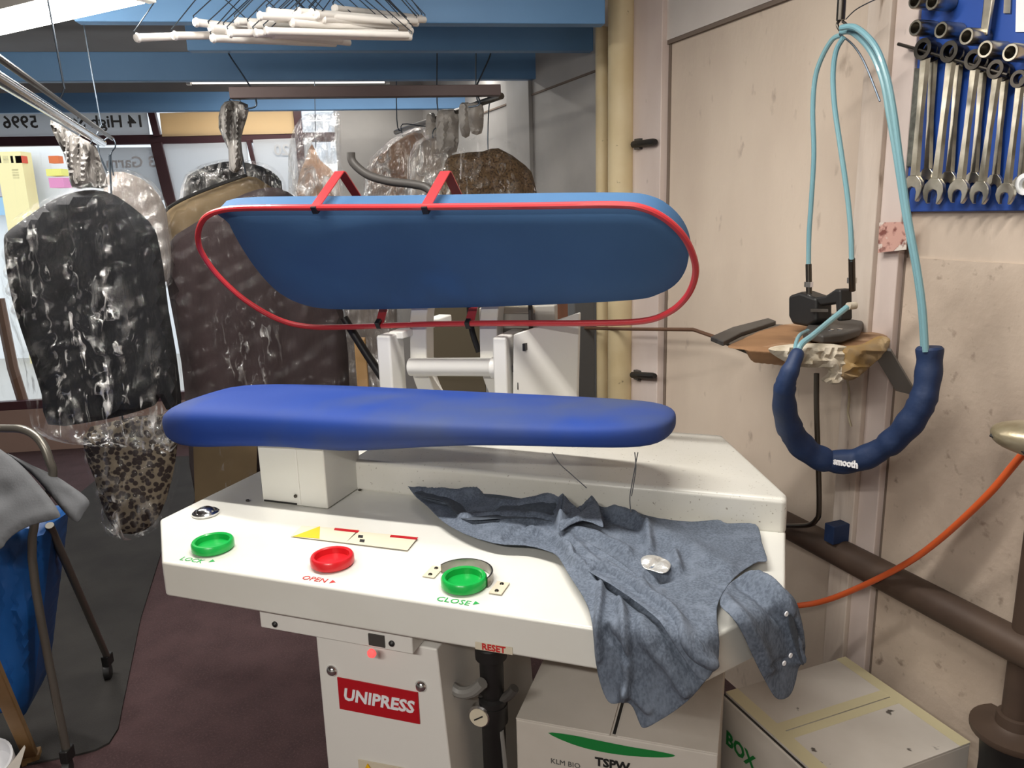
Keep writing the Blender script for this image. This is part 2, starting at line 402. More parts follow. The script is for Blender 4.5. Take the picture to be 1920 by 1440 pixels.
lamp('fluorescent_lamp', 'dim fluorescent tube lamp beyond the farthest blue beam by the shop front', V((-1.9, 5.0, 2.36)), V((-.75, 5.16, 2.36)), 'tubedim', 5)

# ------------------------------------------------------------------ room shell
def wallpt(Y): return V(((WD - WN.y * Y) / WN.x, Y, 0))
CEIL = 2.5
fr_c = None
d = FN.x * WN.y - FN.y * WN.x
Yc = (FD - FN.x * WD / WN.x) / (FN.y - FN.x * WN.y / WN.x); corner = wallpt(Yc)
SPLIT = 3.12
def wslab(name, Y0, Y1, m):
    a, b = wallpt(Y0), wallpt(Y1)
    return struct(G().prism([a, b, b + Z * CEIL, a + Z * CEIL], WN * .1).build(name, m))
wslab('wall_right', -2.2, SPLIT, 'board')
wslab('wall_right', SPLIT, Yc, 'greywall')  # far stretch of this wall in a greyer tone
lc = V((-4.3, (FD + 4.3 * FN.x) / FN.y, 0))          # left end of shop front
bc = wallpt(-2.2)
poly = [lc, corner, bc, V((-4.3, -2.2, 0))]
struct(G().prism([p + Z * 0 for p in poly], -Z * .1).build('floor', 'carpet'))
struct(G().prism([p + Z * CEIL for p in poly], Z * .1).build('ceiling', 'ceil'))
struct(G().prism([V((-4.3, -2.2, 0)), V((-4.4, -2.2, 0)), V((-4.4, lc.y, 0)), lc], Z * CEIL).build('wall_left', 'greywall'))
struct(G().prism([bc, bc - V((0, .1, 0)), V((-4.3, -2.3, 0)), V((-4.3, -2.2, 0))], Z * CEIL).build('wall_back', 'greywall'))
# shop front: pier, lintel, low wall
pl = Fp(628, 250); pl.z = 0
struct(G().prism([pl, corner, corner + FN * .12, pl + FN * .12], Z * CEIL).build('wall_front', 'greywall'))
lw = lc.copy()
struct(G().prism([lw + Z * 2.24, pl + Z * 2.24, pl + FN * .12 + Z * 2.24, lw + FN * .12 + Z * 2.24], Z * (CEIL - 2.24)).build('wall_front', 'greywall'))
struct(G().prism([lw, pl, pl + FN * .12, lw + FN * .12], Z * .3).build('wall_front', mat('pinkish_low_wall', '9f8478', .8)))
# window
wi = bpy.data.objects.new('window_1', None); C.objects.link(wi); wi.location = (lw + pl) / 2 + Z * .3; ROOT[wi.name] = wi.location.copy(); wi['kind'] = 'structure'
def fbar(x0, y0, x1, y1, wd, name, off=0, dp=.025, m='maroon'):
    a, b = Fp(x0, y0, off), Fp(x1, y1, off); t = (b - a).normalized(); n = t.cross(FN)
    return G().box((a + b) / 2, t * (b - a).length / 2, n * wd, FN * dp).build(name, m, wi, bevel=.004)
def fvert(x, y, z0, z1, wd, name):
    p = Fp(x, y); return G().box(V((p.x, p.y, (z0 + z1) / 2)), FT * wd, FN * .025, Z * (z1 - z0) / 2).build(name, 'maroon', wi, bevel=.004)
tz = Fp(430, 259).z
G().prism([lw + Z * (tz - .03), pl + Z * (tz - .03), pl + Z * (tz + .03), lw + Z * (tz + .03)], FN * .05).build('transom', 'maroon', wi, bevel=.004)
G().prism([lw + Z * .3, pl + Z * .3, pl + Z * .36, lw + Z * .36], FN * .05).build('bottom_rail', 'maroon', wi, bevel=.004)
fbar(281, 195, 296, 256, .022, 'mullion'); fbar(294, 268, 333, 430, .036, 'mullion')
b2 = Fp(333, 430); 
g = G(); t_ = (b2 - Fp(294, 268)).normalized(); e2 = b2 + t_ * ((b2.z - .34) / -t_.z); g.box((b2 + e2) / 2, t_ * (e2 - b2).length / 2, t_.cross(FN) * .036, FN * .025); g.build('mullion', 'maroon', wi, bevel=.004)
fbar(466, 262, 478, 312, .014, 'mullion'); fvert(560, 240, .3, 2.24, .025, 'jamb')
G().prism([lw + Z * .36 + FN * .02, pl + Z * .36 + FN * .02, pl + Z * 2.24 + FN * .02, lw + Z * 2.24 + FN * .02], FN * .006).build('pane', 'glass', wi)
a_, b_ = Fp(-300, 260, .004), Fp(281, 255, .004)
fb = G().prism([V((a_.x, a_.y, tz + .03)), V((b_.x, b_.y, tz + .03)), V((b_.x, b_.y, 2.235)), V((a_.x, a_.y, 2.235))], FN * .004).build('frosted_band', 'frosted', wi)
def ftext(s, x, y, size, m, par, off=.012): return text(s, size, Fp(x, y, off), -FT, Z, m, par, bold=.002)
ftext('14 High St', 203, 229, .105, 'inkgrey', fb); ftext('5996', 38, 230, .105, 'inkgrey', fb)
q0, q1, q2, q3 = Fp(165, 277, .006), Fp(288, 276, .006), Fp(318, 372, .006), Fp(205, 400, .006)
gp = G().prism([q0, q1, q2, q3], FN * .004).build('grey_vinyl', 'frosted', wi)
ftext('3 Garm', 245, 305, .1, 'whiteprint', gp)

def poster(name, label, cat, pts, m, off=.01, th=.006):
    return tag(G().prism([Fp(x, y, off) for x, y in pts], FN * th).build(name, m), label, cat)
poster('yellow_board', 'plain yellow board covering the top light of the shop window', 'board', [(299, 212), (553, 205), (556, 250), (304, 256)], 'yellowboard', .006)
poster('window_poster', 'large blank white poster on the window left of the wrapped khaki coat', 'poster', [(306, 271), (462, 266), (474, 380), (330, 400)], 'poster')
p2_ = poster('window_poster', 'small white poster with faint print beside the cream bagged dress', 'poster', [(474, 262), (585, 258), (585, 400), (484, 400)], 'poster')
ftext('20', 528, 282, .1, mat('faint_print', 'd6d8da', .6), p2_, .018)

# the street outside
st = thing('street_shop', 'colourful shop front across the street seen through the window', 'shop', V((-6.0, 9.5, -.1)))
def sb(x0, y0, x1, y1, Y, m, name, dp=.1):
    a, b = ony(x0, y0, Y), ony(x1, y1, Y); return G().box((a + b) / 2, V(((b.x - a.x) / 2, 0, 0)), V((0, dp, 0)), Z * abs(a.z - b.z) / 2).build(name, m, st)
def flat(c): return mat('street_' + c, c, .7)
sb(-700, 150, 800, 830, 9.6, 'skywhite', 'facade')
sb(48, 285, 92, 830, 9.2, flat('f0e2a8'), 'pillar')
sb(-100, 292, 46, 303, 9.3, flat('e8d9a0'), 'sign_board')
for i, (x0, x1, c) in enumerate(((-30, 8, '5d7fc0'), (10, 22, '3b8fc4'), (24, 31, '58b0d0'), (33, 48, 'd8553a'), (95, 115, 'd8703a'), (-80, -34, 'd8553a'))): sb(x0, 293, x1, 306, 9.15, flat(c), 'display_sign', .05)
sb(-60, 315, 46, 368, 9.3, flat('b7b3bb'), 'display'); sb(-60, 372, 46, 402, 9.3, flat('9cc4e4'), 'window_display'); sb(95, 318, 125, 330, 9.2, flat('e8e078'), 'display'); sb(100, 334, 130, 352, 9.2, flat('dc8cb4'), 'display')
sb(32, 318, 47, 336, 9.2, 'skywhite', 'display')
struct(G().prism([V((-12, 5.9, -.1)), V((4, 6.4, -.1)), V((4, 14, -.1)), V((-12, 14, -.1))], -Z * .1).build('pavement', mat('pavement', 'b9b7b2', .9)))
# brown leaning prop and red item by the door
tag(G().tube([ony(-2, 560, 5.2), ony(24, 690, 5.2), ony(50, 775, 5.2), ony(76, 830, 5.2)], .035, 8).build('wooden_prop', 'woodbrown'), 'brown wooden post leaning behind the black suit', 'post')

# right wall boards
def batten(n, x0, x1, y, z0, z1, m, off=.022, name=None):
    a, b = W(x0, y), W(x1, y); a.z = b.z = 0
    g = G().prism([a + Z * z0, b + Z * z0, b + Z * z1, a + Z * z1], -WN * off)
    return struct(g.build(f'trim_{n}', m, bevel=.003))
zs = W(1250, 86).z
batten(1, 1196, 1249, 500, 0, 2.5, 'pink', .03)
batten(2, 1579, 1618, 985, 0, 2.5, 'dirtywood', .035); batten(3, 1618, 1655, 985, 0, 2.5, 'pink', .022)
batten(4, 958, 1000, 260, 0, 2.5, 'greywall', .02)
a, b = wallpt(4.6), W(1249, 300); 
struct(G().prism([V((a.x, a.y, zs)), V((b.x, b.y, zs)), V((b.x, b.y, zs + .008)), V((a.x, a.y, zs + .008))], -WN * .006).build('trim_5', 'seam'))
a, b = W(1251, 300), W(1606, 300); a.z = b.z = zs
struct(G().prism([a, b, b + Z * .012, a + Z * .012], -WN * .01).build('trim_6', 'seam'))
struct(G().prism([a + Z * .012, b + Z * .012, b + Z * (2.5 - zs), a + Z * (2.5 - zs)], -WN * .012).build('trim_7', mat('pale_upper_panel', 'd5cdc6', .6, col2='c6beb8', scale=3)))
a, b = W(1249, 500), W(1253, 500); struct(G().prism([V((a.x, a.y, 0)), V((b.x, b.y, 0)), V((b.x, b.y, zs)), V((a.x, a.y, zs))], -WN * .004).build('trim_8', 'seam'))
a, b = W(1655, 985), W(1660, 985); struct(G().prism([V((a.x, a.y, 0)), V((b.x, b.y, 0)), V((b.x, b.y, zs)), V((a.x, a.y, zs))], -WN * .004).build('trim_9', 'seam'))
# low worn panel to the right of the batten
a, b = W(1660, 985), wallpt(.6); struct(G().prism([V((a.x, a.y, .02)), V((b.x, b.y, .02)), V((b.x, b.y, 1.42)), V((a.x, a.y, 1.42))], -WN * .005).build('trim_10', 'board_low'))
# ceiling beams
BD = V((math.cos(R(8)), math.sin(R(8)), 0))
def beam(n, px, py, x_left, dz=.115, m='blue_beam'):
    r_ = onz(px, py, 2.12); l_ = r_ + BD * ((x_left - r_.x) / BD.x); nn = V((-BD.y, BD.x, 0))
    g = G().prism([l_, r_, r_ + nn * .05, l_ + nn * .05], Z * dz)
    h = G()
    return tag(g.build('ceiling_beam', m, bevel=.004), n, 'beam', 'blue ceiling beams')
beam('nearest blue painted beam running above the white hangers', 1135, 45, -1.25, .16)
beam('second blue beam from the viewer, ending at the cream pipes', 1113, 95, -1.1)
beam('third blue beam, ending well short of the cream pipes', 1010, 148, -3.9)
beam('farthest blue beam, just above the shop window', 905, 203, -4.0, .1)

# floor mat
tag(G().prism([onz(x, y, .001) for x, y in ((330, 1000), (302, 1039), (264, 1161), (231, 1322), (222, 1368), (205, 1395), (180, 1408), (150, 1416), (60, 1434), (-120, 1460))] + [V((-2.3, 1.9, .001)), V((-2.6, 4.9, .001)), V((-1.95, 4.9, .001))], Z * .006).build('floor_mat', 'mat_'), 'dark grey rubber mat on the maroon carpet', 'mat')

# ------------------------------------------------------------------ the press
press = thing('utility_press', 'white garment press with blue padded head and buck and a red guard rail', 'press', mp(.5, .45, 0))
ZT = .9
top2d = [(0, 0), (1.022, 0), (1.145, .165), (1.145, .45), (.985, .88), (-.13, .88), (-.156, .162)]
g = G(); n = len(top2d)
def tz_(b): return ZT + .008 * min(1, b / .26)
g.prism([mp(a, b, .826) for a, b in top2d], Z * (ZT - .826))
for i in range(n, 2 * n): g.v[i].z = tz_(top2d[i - n][1])
table = g.build('tabletop', 'white', press, bevel=.006)
hp = [(.16, .44), (1.145, .44), (1.145, .47), (.99, .86), (.16, .86)]
G().prism([mp(a, b, ZT) for a, b in hp], Z * .08).build('rear_housing', 'lint', press, bevel=.012)
ped = G().mbox(.004, .178, .31, .46, ZT + .006, 1.05).build('pedestal', 'white', press, bevel=.004)
G().mbox(.105, .109, .3085, .31, ZT + .012, 1.04).build('seam', 'white2', ped)
G().mbox(.01, .098, .3075, .3095, ZT + .009, ZT + .0125).build('slot', 'black', ped)
for a, b in ((.097, .309), ): G().lathe(mp(a, b, .93), -B, [(.004, 0), (.004, .003), (0, .004)], 10).build('screw', 'darksteel', ped)
for a, b in ((-.03, .30), (.19, .43)): G().lathe(mp(a, b, tz_(b)), Z, [(.004, 0), (.004, .003), (0, .004)], 10).build('screw', 'darksteel', press)

# lower body
cb = G().mbox(.155, .495, .075, .4, .742, .83).build('control_box', 'white2', press, bevel=.003)
q = Mb(707, 1200, .075); G().box(q - B * .001, A * .017, B * .002, Z * .012).build('counter_display', 'dkgrey', cb)
for x, y in ((516, 1170), (735, 1206)): G().lathe(Mb(x, y, .075), -B, [(.006, 0), (.006, .003), (.002, .006), (0, .006)], 12).build('screw', 'black', cb)
G().lathe(Mb(698, 1224, .075), -B, [(.009, 0), (.009, .004), (.006, .008), (0, .009)], 14).build('indicator_light', 'led', cb)
CBF = .105
f0 = [(.262, .742), (.53, .742), (.575, 0.02), (.262, 0.02)]
cab = G().prism([mp(a, CBF, z) for a, z in f0], B * .5).build('cabinet', 'white2', press, bevel=.004)
G().mbox(.25, .59, .09, .62, 0, .02).build('base_plate', 'white2', press, bevel=.003)
for x, y in ((623, 1257), (790, 1286), (632, 1560), (845, 1600)): G().lathe(Mb(x, y, CBF), -B, [(.0125, 0), (.0125, .002), (.009, .007), (.003, .010), (0, .010)], 16).build('screw', 'chrome', cab)
l0, l1, l2, l3 = (Mb(x, y, CBF - .001) for x, y in ((633, 1269), (784, 1298), (788, 1357), (638, 1328)))
nb = -B * .002
pl_ = G().prism([l0, l1, l2, l3], nb).build('name_plate', 'redlabel', cab)
ld_ = ((l1 - l0) + (l2 - l3)).normalized()
text('UNIPRESS', .037, (l0 + l1 + l2 + l3) / 4 - B * .003, ld_, Z, 'whiteprint', pl_, shear=.18, bold=.0012)
w0, w1 = Mb(672, 1423, CBF - .001), Mb(760, 1440, CBF - .001); wt = (w1 - w0)
ws = G().prism([w0, w1, w1 - Z * .05, w0 - Z * .05], nb).build('warning_label', 'paper', cab)
tp = w0 + wt * .22 - B * .004 - Z * .003; G().prism([tp, tp + wt * .16 - Z * .03, tp - wt * .16 - Z * .03], -B * .001).build('warning_sign', 'yellow', ws)
G().prism([w0 + wt * .6 - Z * .008 - B * .003, w1 - Z * .008 - B * .003, w1 - Z * .022 - B * .003, w0 + wt * .6 - Z * .022 - B * .003], -B * .001).build('warning_stripe', 'redlabel', ws)
r0, r1 = (Mb(x, y, -.001) for x, y in ((891, 1203), (961, 1214)))
rl = G().prism([r0, r1, r1 + V((0, 0, -.0135)), r0 + V((0, 0, -.0135))], -B * .001).build('reset_label', 'paper', table)
text('RESET', .016, (r0 + r1) / 2 - Z * .0068 - B * .0015, A, Z, 'inkr', rl, bold=.0004)
# plumbing beside the cabinet
bp_ = G().mbox(.575, .80, .40, .42, .575, .826).build('back_plate', 'grey', press, bevel=.003)
rq = Mb(924, 1318, .2)
fl = G().lathe(rq + Z * 0, Z, [(.028, 0), (.028, .012), (.02, .016), (.024, .03), (.024, .1), (.032, .105), (.032, .13), (.027, .135), (.027, .2), (.02, .21), (.012, .24), (.012, .27)], 20).build('air_regulator', 'black', press)
G().lathe(V((rq.x, rq.y, rq.z - .33)), Z, [(.01, 0), (.024, .03), (.024, .28), (.03, .29), (.03, .33)], 20).build('filter_bowl', 'black', press)
gq = Mb(898, 1345, .17)
gg = G().lathe(gq + B * .02, -B, [(.02, 0), (.024, .002), (.024, .018), (.021, .021), (.0, .021)], 24).build('pressure_gauge', 'chrome', press)
G().lathe(gq + B * .02, -B, [(.0195, .0212), (.0195, .0222), (0, .0222)], 24).build('dial', 'paper', gg)
G().box(gq - B * .0035, (A * .6 + Z * .4).normalized() * .011, (A * -.4 + Z * .6).normalized() * .0012, B * .0006).build('needle', 'ink', gg)
G().tube(spline([Mb(x, y, .16) for x, y in ((805, 1200), (812, 1235), (830, 1270), (858, 1296), (885, 1296), (905, 1280))], 8), .012, 10).build('hose', 'grey', press)
G().tube(spline([Mb(x, y, .2) for x, y in ((900, 1300), (925, 1312), (950, 1306), (965, 1290))], 8), .01, 10).build('hose', 'dkgrey', press)
for dx in (0, 22): G().tube([Mb(918 + dx, 1370, .19), Mb(924 + dx, 1420, .19), Mb(926 + dx, 1445, .19)], .005, 8).build('air_line', 'grey', press)

# buttons and labels on the slanted panel
def button(a, b, m, r=.041):
    c = mp(a, b, tz_(b)); o = G().lathe(c, Z, [(r * .9, 0), (r, .004), (r, .016), (r * .94, .0195), (r * .84, .02), (r * .79, .018), (r * .77, .007), (r * .4, .0075), (0, .008)], 32).build('push_button', m, press)
    return o
def onpanel(x, y, up_=0): 
    q = onz(x, y, ZT + .005); b = (q - O).dot(B); return onz(x, y, tz_(b) + up_)
for (x, y), m in (((399, 1020), 'greenp'), ((623, 1048), 'redp'), ((870, 1088), 'greenp')):
    q = onpanel(x, y, .01); bt = button((q - O).dot(A), (q - O).dot(B), m)
def ptext(s, x, y, size, m, angle=0):
    return text(s, size, onpanel(x, y, .0008), A, B, m, table, ex=.0003)
ptext('LOCK', 360, 1050, .02, 'inkg'); ptext('OPEN', 590, 1086, .02, 'inkr'); ptext('CLOSE', 850, 1127, .021, 'inkg')
for x, y, m in ((398, 1052, 'inkg'), (624, 1091, 'inkr'), (893, 1131, 'inkg')):
    q = onpanel(x, y, .0005); G().prism([q + A * .006, q - A * .004 + B * .006, q - A * .004 - B * .006], Z * .0004).build('arrow_mark', m, table)
# crescent guard behind the right hand button
q = onpanel(870, 1088, 0); ga, gb = (q - O).dot(A), (q - O).dot(B)
arc = [(.05 * math.cos(t), .05 * math.sin(t)) for t in np.linspace(R(-15), R(165), 19)]
g = G(); z0 = tz_(gb) + .0005
g.loft([[mp(ga + x, gb + y, z0), mp(ga + x * 1.06, gb + y * 1.06, z0), mp(ga + x * 1.06, gb + y * 1.06, z0 + .017), mp(ga + x, gb + y, z0 + .017)] for x, y in arc])
gu = g.build('button_guard', 'steel', press)
for sx, sy in ((.072, -.012), (-.066, .012)):
    g = G(); g.prism([mp(ga + sx - .012, gb + sy - .022, z0), mp(ga + sx + .012, gb + sy - .022, z0), mp(ga + sx + .012, gb + sy + .022, z0), mp(ga + sx - .012, gb + sy + .022, z0)], Z * .002)
    g.build('guard_tab', 'paper', gu, bevel=.0008)
    for k in (-.013, .013): G().lathe(mp(ga + sx, gb + sy + k, z0 + .002), Z, [(.004, 0), (.003, .002), (0, .0025)], 10).build('screw', 'darksteel', gu)
G().lathe(onpanel(386, 963, 0), Z, [(.029, 0), (.029, .004), (.025, .007), (.021, .0065), (.019, .010), (.012, .014), (0, .0155)], 28).build('bleed_plug', 'chrome', press)
def plab(pts, m, name, par, h=.0006): return G().prism([onpanel(x, y, h) for x, y in pts], Z * .0005).build(name, m, par)
la = plab([(566, 986), (672, 993), (648, 1018), (545, 1006)], 'paper', 'warning_label', table)
plab([(600, 987), (599, 1010), (549, 1006)], 'yellow', 'warning_sign', la, .0012)
plab([(628, 990), (674, 995), (671, 999), (626, 994)], 'redlabel', 'warning_stripe', la, .0012)
lb = plab([(672, 997), (784, 1007), (764, 1032), (648, 1018)], 'paper', 'warning_label', table, .0008)
plab([(733, 1003), (784, 1008), (781, 1012), (731, 1007)], 'redlabel', 'warning_stripe', lb, .0014)
for x, y in ((676, 1006), (679, 1014)): plab([(x - 4, y - 3), (x + 5, y - 2), (x + 4, y + 3), (x - 5, y + 2)], 'ink', 'hand_symbol', lb, .0014)

# buck: padded ironing board, wider and thicker on the left
bcn = .42
st_ = [(346, 762, 800, .05), (352, 746, 815, .085), (368, 730, 836, .115), (395, 717, 852, .135), (440, 713, 856, .148), (500, 713, 852, .152), (600, 716, 853, .152), (690, 720, 864, .15), (780, 725, 856, .148), (900, 732, 846, .143), (1000, 737, 846, .137), (1100, 742, 848, .13), (1170, 746, 849, .118), (1215, 750, 847, .10), (1245, 758, 838, .078), (1260, 768, 822, .05), (1266, 780, 808, .02)]
rings = []
for x, yt, yb, wv in st_:
    a_ = (Mb(x, (yt + yb) / 2, bcn) - O).dot(A)
    zt = Mb(x, yt, bcn + .75 * wv).z; zb = Mb(x, yb, bcn - .9 * wv).z; zc = (zt + zb) / 2; hh = (zt - zb) / 2
    ring = []
    for k in range(28):
        t = 2 * math.pi * k / 28; c_, s_ = math.cos(t), math.sin(t)
        ring.append(mp(a_, bcn + wv * math.copysign(abs(c_) ** .5, c_), zc + hh * math.copysign(abs(s_) ** .6, s_)))
    rings.append(ring)
bk = G().loft(rings).build('buck', 'buck', press, sub=1)
for pts in (((1035, 848), (1050, 870), (1072, 890), (1100, 915)), ((1196, 848), (1188, 890), (1181, 932), (1183, 960)), ((1190, 848), (1192, 880), (1184, 930))):
    G().tube(spline([Mb(x, y, bcn - .1) for x, y in pts], 6), .0011, 5).build('loose_thread', 'greycloth', bk)
# head: padded plate tilted up and back
ht, hb = Mb(800, 390, .56), Mb(800, 578, .72)
hv = V((ht - hb)); hv -= A * hv.dot(A); hv.normalize(); hn = hv.cross(A).normalized()
if hn.dot(B) > 0: hn = -hn
HD = hn.dot(hb)
def Hp(x, y, off=0): return onp(x, y, hn, HD + off)
ho = [(425, 392), (700, 389), (950, 386), (1150, 385), (1215, 392), (1255, 415), (1282, 450), (1290, 490), (1272, 528), (1236, 551), (1180, 563), (980, 573), (800, 578), (640, 580), (575, 573), (525, 550), (485, 510), (452, 462), (430, 420)]
pts, tris, dd = cdt(spline2(ho, 4), 16)
g = pillow(spline2(ho, 4), lambda x, y: Hp(x, y), hn, 16, lambda d: .012 * (1 - math.exp(-d / 18)), lambda d: .05 + .012 * (1 - math.exp(-d / 14)),
           lambda x, y, d: fade(d, 30) * (.006 * math.exp(-((x - 600) ** 2 / 9000 + (y - 450 - (x - 600) * -.3) ** 2 / 900)) - .004 * math.exp(-(((y - 490) - (x - 560) * .28) ** 2) / 300 - max(0, x - 700) ** 2 / 6000)))
hd = g.build('head', 'head', press, smooth=50)
ro = [(372, 455), (373, 430), (385, 408), (412, 395), (460, 390), (600, 389), (800, 388), (1000, 386), (1150, 384), (1205, 390), (1250, 412), (1285, 448), (1303, 492), (1302, 525), (1286, 558), (1255, 585), (1205, 602), (1100, 606), (950, 606), (800, 608), (650, 613), (575, 612), (520, 598), (460, 563), (410, 518), (382, 480)]
gr = G().tube(spline([Hp(x, y, .028) for x, y in ro], 5, True), .0075, 10, True).build('guard_rail', 'red', press)
def strap(pts, wd):
    g = G(); rings = []
    P_ = [V(p) for p in pts]
    for i, p in enumerate(P_):
        t = (P_[min(i + 1, len(P_) - 1)] - P_[max(i - 1, 0)]).normalized(); n_ = t.cross(A).normalized()
        rings.append([p + A * wd + n_ * .0015, p - A * wd + n_ * .0015, p - A * wd - n_ * .0015, p + A * wd - n_ * .0015])
    return g.loft(rings)
for x, ax_, bx in ((592, 638, 668), (799, 836, 858)):
    s0 = Hp(x, 386, .03); s1 = Mb(ax_, 320, .62); s2 = Mb(bx, 366, .72)
    sp = strap([s0, s0.lerp(s1, .5), s1 - (s1 - s0) * .03, s1 + (s2 - s1) * .06, s1.lerp(s2, .5), s2 + (s2 - s1) * .25], .0125).build('rail_bracket', 'red', press)
    G().box(Hp(x, 391, .028), A * .007, hv * .009, hn * .0095).build('clip', 'black', sp)
for x in (712, 880):
    s0 = Hp(x, 607, .026); s1 = Hp(x + 8, 575, -.05)
    sp = strap([s0, s0.lerp(s1, .5), s1], .012).build('rail_bracket', 'red', press)
    G().box(Hp(x - 2, 607, .028), A * .006, hv * .01, hn * .009).build('clip', 'black', sp)
# linkage behind the buck
def plate(pts, b, th, m, name, par=press, bev=.003): return G().prism([Mb(x, y, b) for x, y in pts], B * th).build(name, m, par, bevel=bev)
G().mbox(.13, .17, .66, .74, .975, Mb(740, 625, .7).z).build('link_post', 'white2', press, bevel=.006)
t0 = Mb(741, 622, .7); G().prism([t0 - A * .02, t0 + A * .02, t0 + A * .075 + B * .2 + Z * .02, t0 + A * .035 + B * .2 + Z * .02], -Z * .02).build('link_bar', 'white2', press, bevel=.004)
rp = G().mbox((Mb(935, 690, .7) - O).dot(A), (Mb(960, 690, .7) - O).dot(A), .66, .86, .975, Mb(945, 628, .7).z).build('link_post', 'white2', press, bevel=.006)
q = (Mb(962, 690, .7) - O).dot(A); z_ = Mb(962, 625, .7).z
G().prism([mp(q, .68, .975), mp(q + .135, .8, .975), mp(q + .145, .8, z_ + .04), mp(q + .01, .68, z_)], B * .02).build('side_plate', 'white2', rp, bevel=.003)
for x, y in ((968, 655), (966, 690), (972, 722), (985, 650)):
    n_ = B * 1
    G().box(Mb(x, y, .7), A * .0035, B * .012, Z * .009).build('slot', 'black', rp)
for nm, x0, x1 in (('left', 766, 797), ('right', 897, 930)):
    pts = spline([Mb(x, y, .74) for x, y in ((x0 + 8, 552), (x0 + 2, 600), (x0 + 2, 650), (x0 + 4, 690), (x0 + 14, 725), (x0 + 32, 760))], 5)
    wv = Mb(x1, 650, .74) - Mb(x0, 650, .74)
    rings = [[p, p + wv, p + wv + B * .05, p + B * .05] for p in pts]
    G().loft(rings).build('lift_arm', 'white2', press, bevel=.004)
G().tube([Mb(770, 688, .715), Mb(955, 688, .715)], .024, 24).build('cross_tube', 'white2', press)
G().tube([Mb(924, 690, .70), Mb(950, 690, .70)], .028, 24).build('bearing', 'white2', press)
hb0, hb1 = Hp(900, 560, -.085), Hp(1040, 556, -.085)
G().prism([Mb(898, 577, .8), Mb(1040, 572, .8), Mb(1042, 740, .8), Mb(985, 740, .8), Mb(968, 640, .8), Mb(898, 640, .8)], B * .03).build('rear_plate', mat('grey_white_steel', 'a39e96', .5), press, bevel=.004)
plate([(935, 573), (1000, 572), (1003, 588), (936, 588)], .79, .006, 'paper', 'label')
for pts, b in ((((645, 596), (690, 668), (735, 735), (745, 760)), .78), (((993, 622), (1012, 690), (1032, 745), (1040, 770)), .76)):
    G().tube(spline([Mb(x, y, b) for x, y in pts], 5), .0115, 12).build('gas_strut', 'black', press)
G().tube([Mb(994, 560, .77), Mb(996, 625, .765)], .006, 10).build('strut_rod', 'dkgrey', press)
G().tube(spline([Mb(x, y, .82) for x, y in ((658, 286), (662, 305), (690, 328), (730, 340), (770, 345), (800, 352), (815, 372), (812, 400))], 6), .0115, 12).build('steam_hose', 'dkgrey', press)
G().tube(spline([Mb(x, y, .78) for x, y in ((880, 575), (885, 620), (898, 660))], 5), .008, 10).build('cable', 'black', press)

def back_box(name, label, cat, x0, x1, y0, y1, Y, dp, m):
    a, b = ony(x0, y0, Y), ony(x1, y1, Y)
    return tag(G().box(V(((a.x + b.x) / 2, Y + dp, a.z / 2)), FT * abs(b.x - a.x) / 2, FN * dp, Z * a.z / 2).build(name, m, bevel=.004), label, cat)
back_box('storage_cabinet', 'olive brown cabinet glimpsed between the white press arms', 'cabinet', 780, 905, 545, 760, 3.0, .12, mat('olive_brown', '5a5140', .7))
back_box('wooden_post', 'reddish brown wooden post just right of the white press plate', 'post', 1042, 1066, 540, 760, 2.75, .02, mat('reddish_wood', '7a4e38', .6, col2='63402e', scale=9, stretch=(2, 2, .3)))
back_box('gap_filler', 'added dark grey locker in the gap beside the cream pipes', 'filler', 1072, 1112, 520, 760, 3.02, .06, mat('dark_grey_paint', '5d5c5b', .5))  # plain box added to stand in for the dark region in the gap
back_box('timber_offcut', 'light brown timber upright under the left end of the press head', 'timber', 662, 692, 636, 760, 2.65, .02, 'lightwood')

# ------------------------------------------------------------------ pipes and things on the right wall
def wall_pipe(px, r, off, z0, z1, label):
    p = W(px, 400, off); return tag(G().tube([V((p.x, p.y, z0)), V((p.x, p.y, z1))], r, 20).build('drain_pipe', 'creampipe'), label, 'pipe')
wall_pipe(1164, .047, .055, 0, 2.5, 'thick cream vertical pipe on the wall behind the press')
wall_pipe(1129, .024, .03, 0, W(1129, 52, .03).z, 'thinner cream vertical pipe left of the thick one')
for x0, y0, x1, y1, lab in ((1188, 271, 1229, 266, 'black clamp stub beside the cream pipe, above the press head'), (1186, 703, 1228, 705, 'black clamp stub beside the cream pipe, just above the buck')):
    p, q = W(x0, y0, .04), W(x1, y1, .045)
    t = thing('pipe_clamp', lab, 'clamp', p)
    G().tube([p, p.lerp(q, .9), q], [.012, .012, .009], 10).build('stub', 'black', t)
    G().box(p.lerp(q, .18) - WN * -.018, WT * .016, WN * .022, Z * .018).build('bracket', 'dkgrey', t, bevel=.002)
p0, p1 = W(1469, 981, .05), W(1895, 1204, .05); dr = (p1 - p0)
tag(G().tube([p0 - dr * 1.6, p1 + dr * .8], .0355, 24).build('wall_pipe', 'brownpipe'), 'thick dark brown pipe running low along the wall behind the carton', 'pipe')
q = W(1586, 994, .03); tag(G().box(q - WN * .02, WT * .016, WN * .035, Z * .024).build('pipe_bracket', 'navy', bevel=.002), 'small dark blue bracket on the batten just above the brown pipe', 'bracket')
lb_ = [W(x, y, .037) for x, y in ((1650, 417), (1702, 416), (1700, 468), (1647, 474))]
tag(G().prism(lb_, -WN * .002).build('wall_sticker', mat('worn_red_sticker', 'c99d90', .7, col2='7d4a42', scale=45, thr=(.5, .6), col3='d9cfc5', scale3=30, thr3=(.55, .6))), 'small worn red and white sticker on the batten below the tool board', 'sticker')

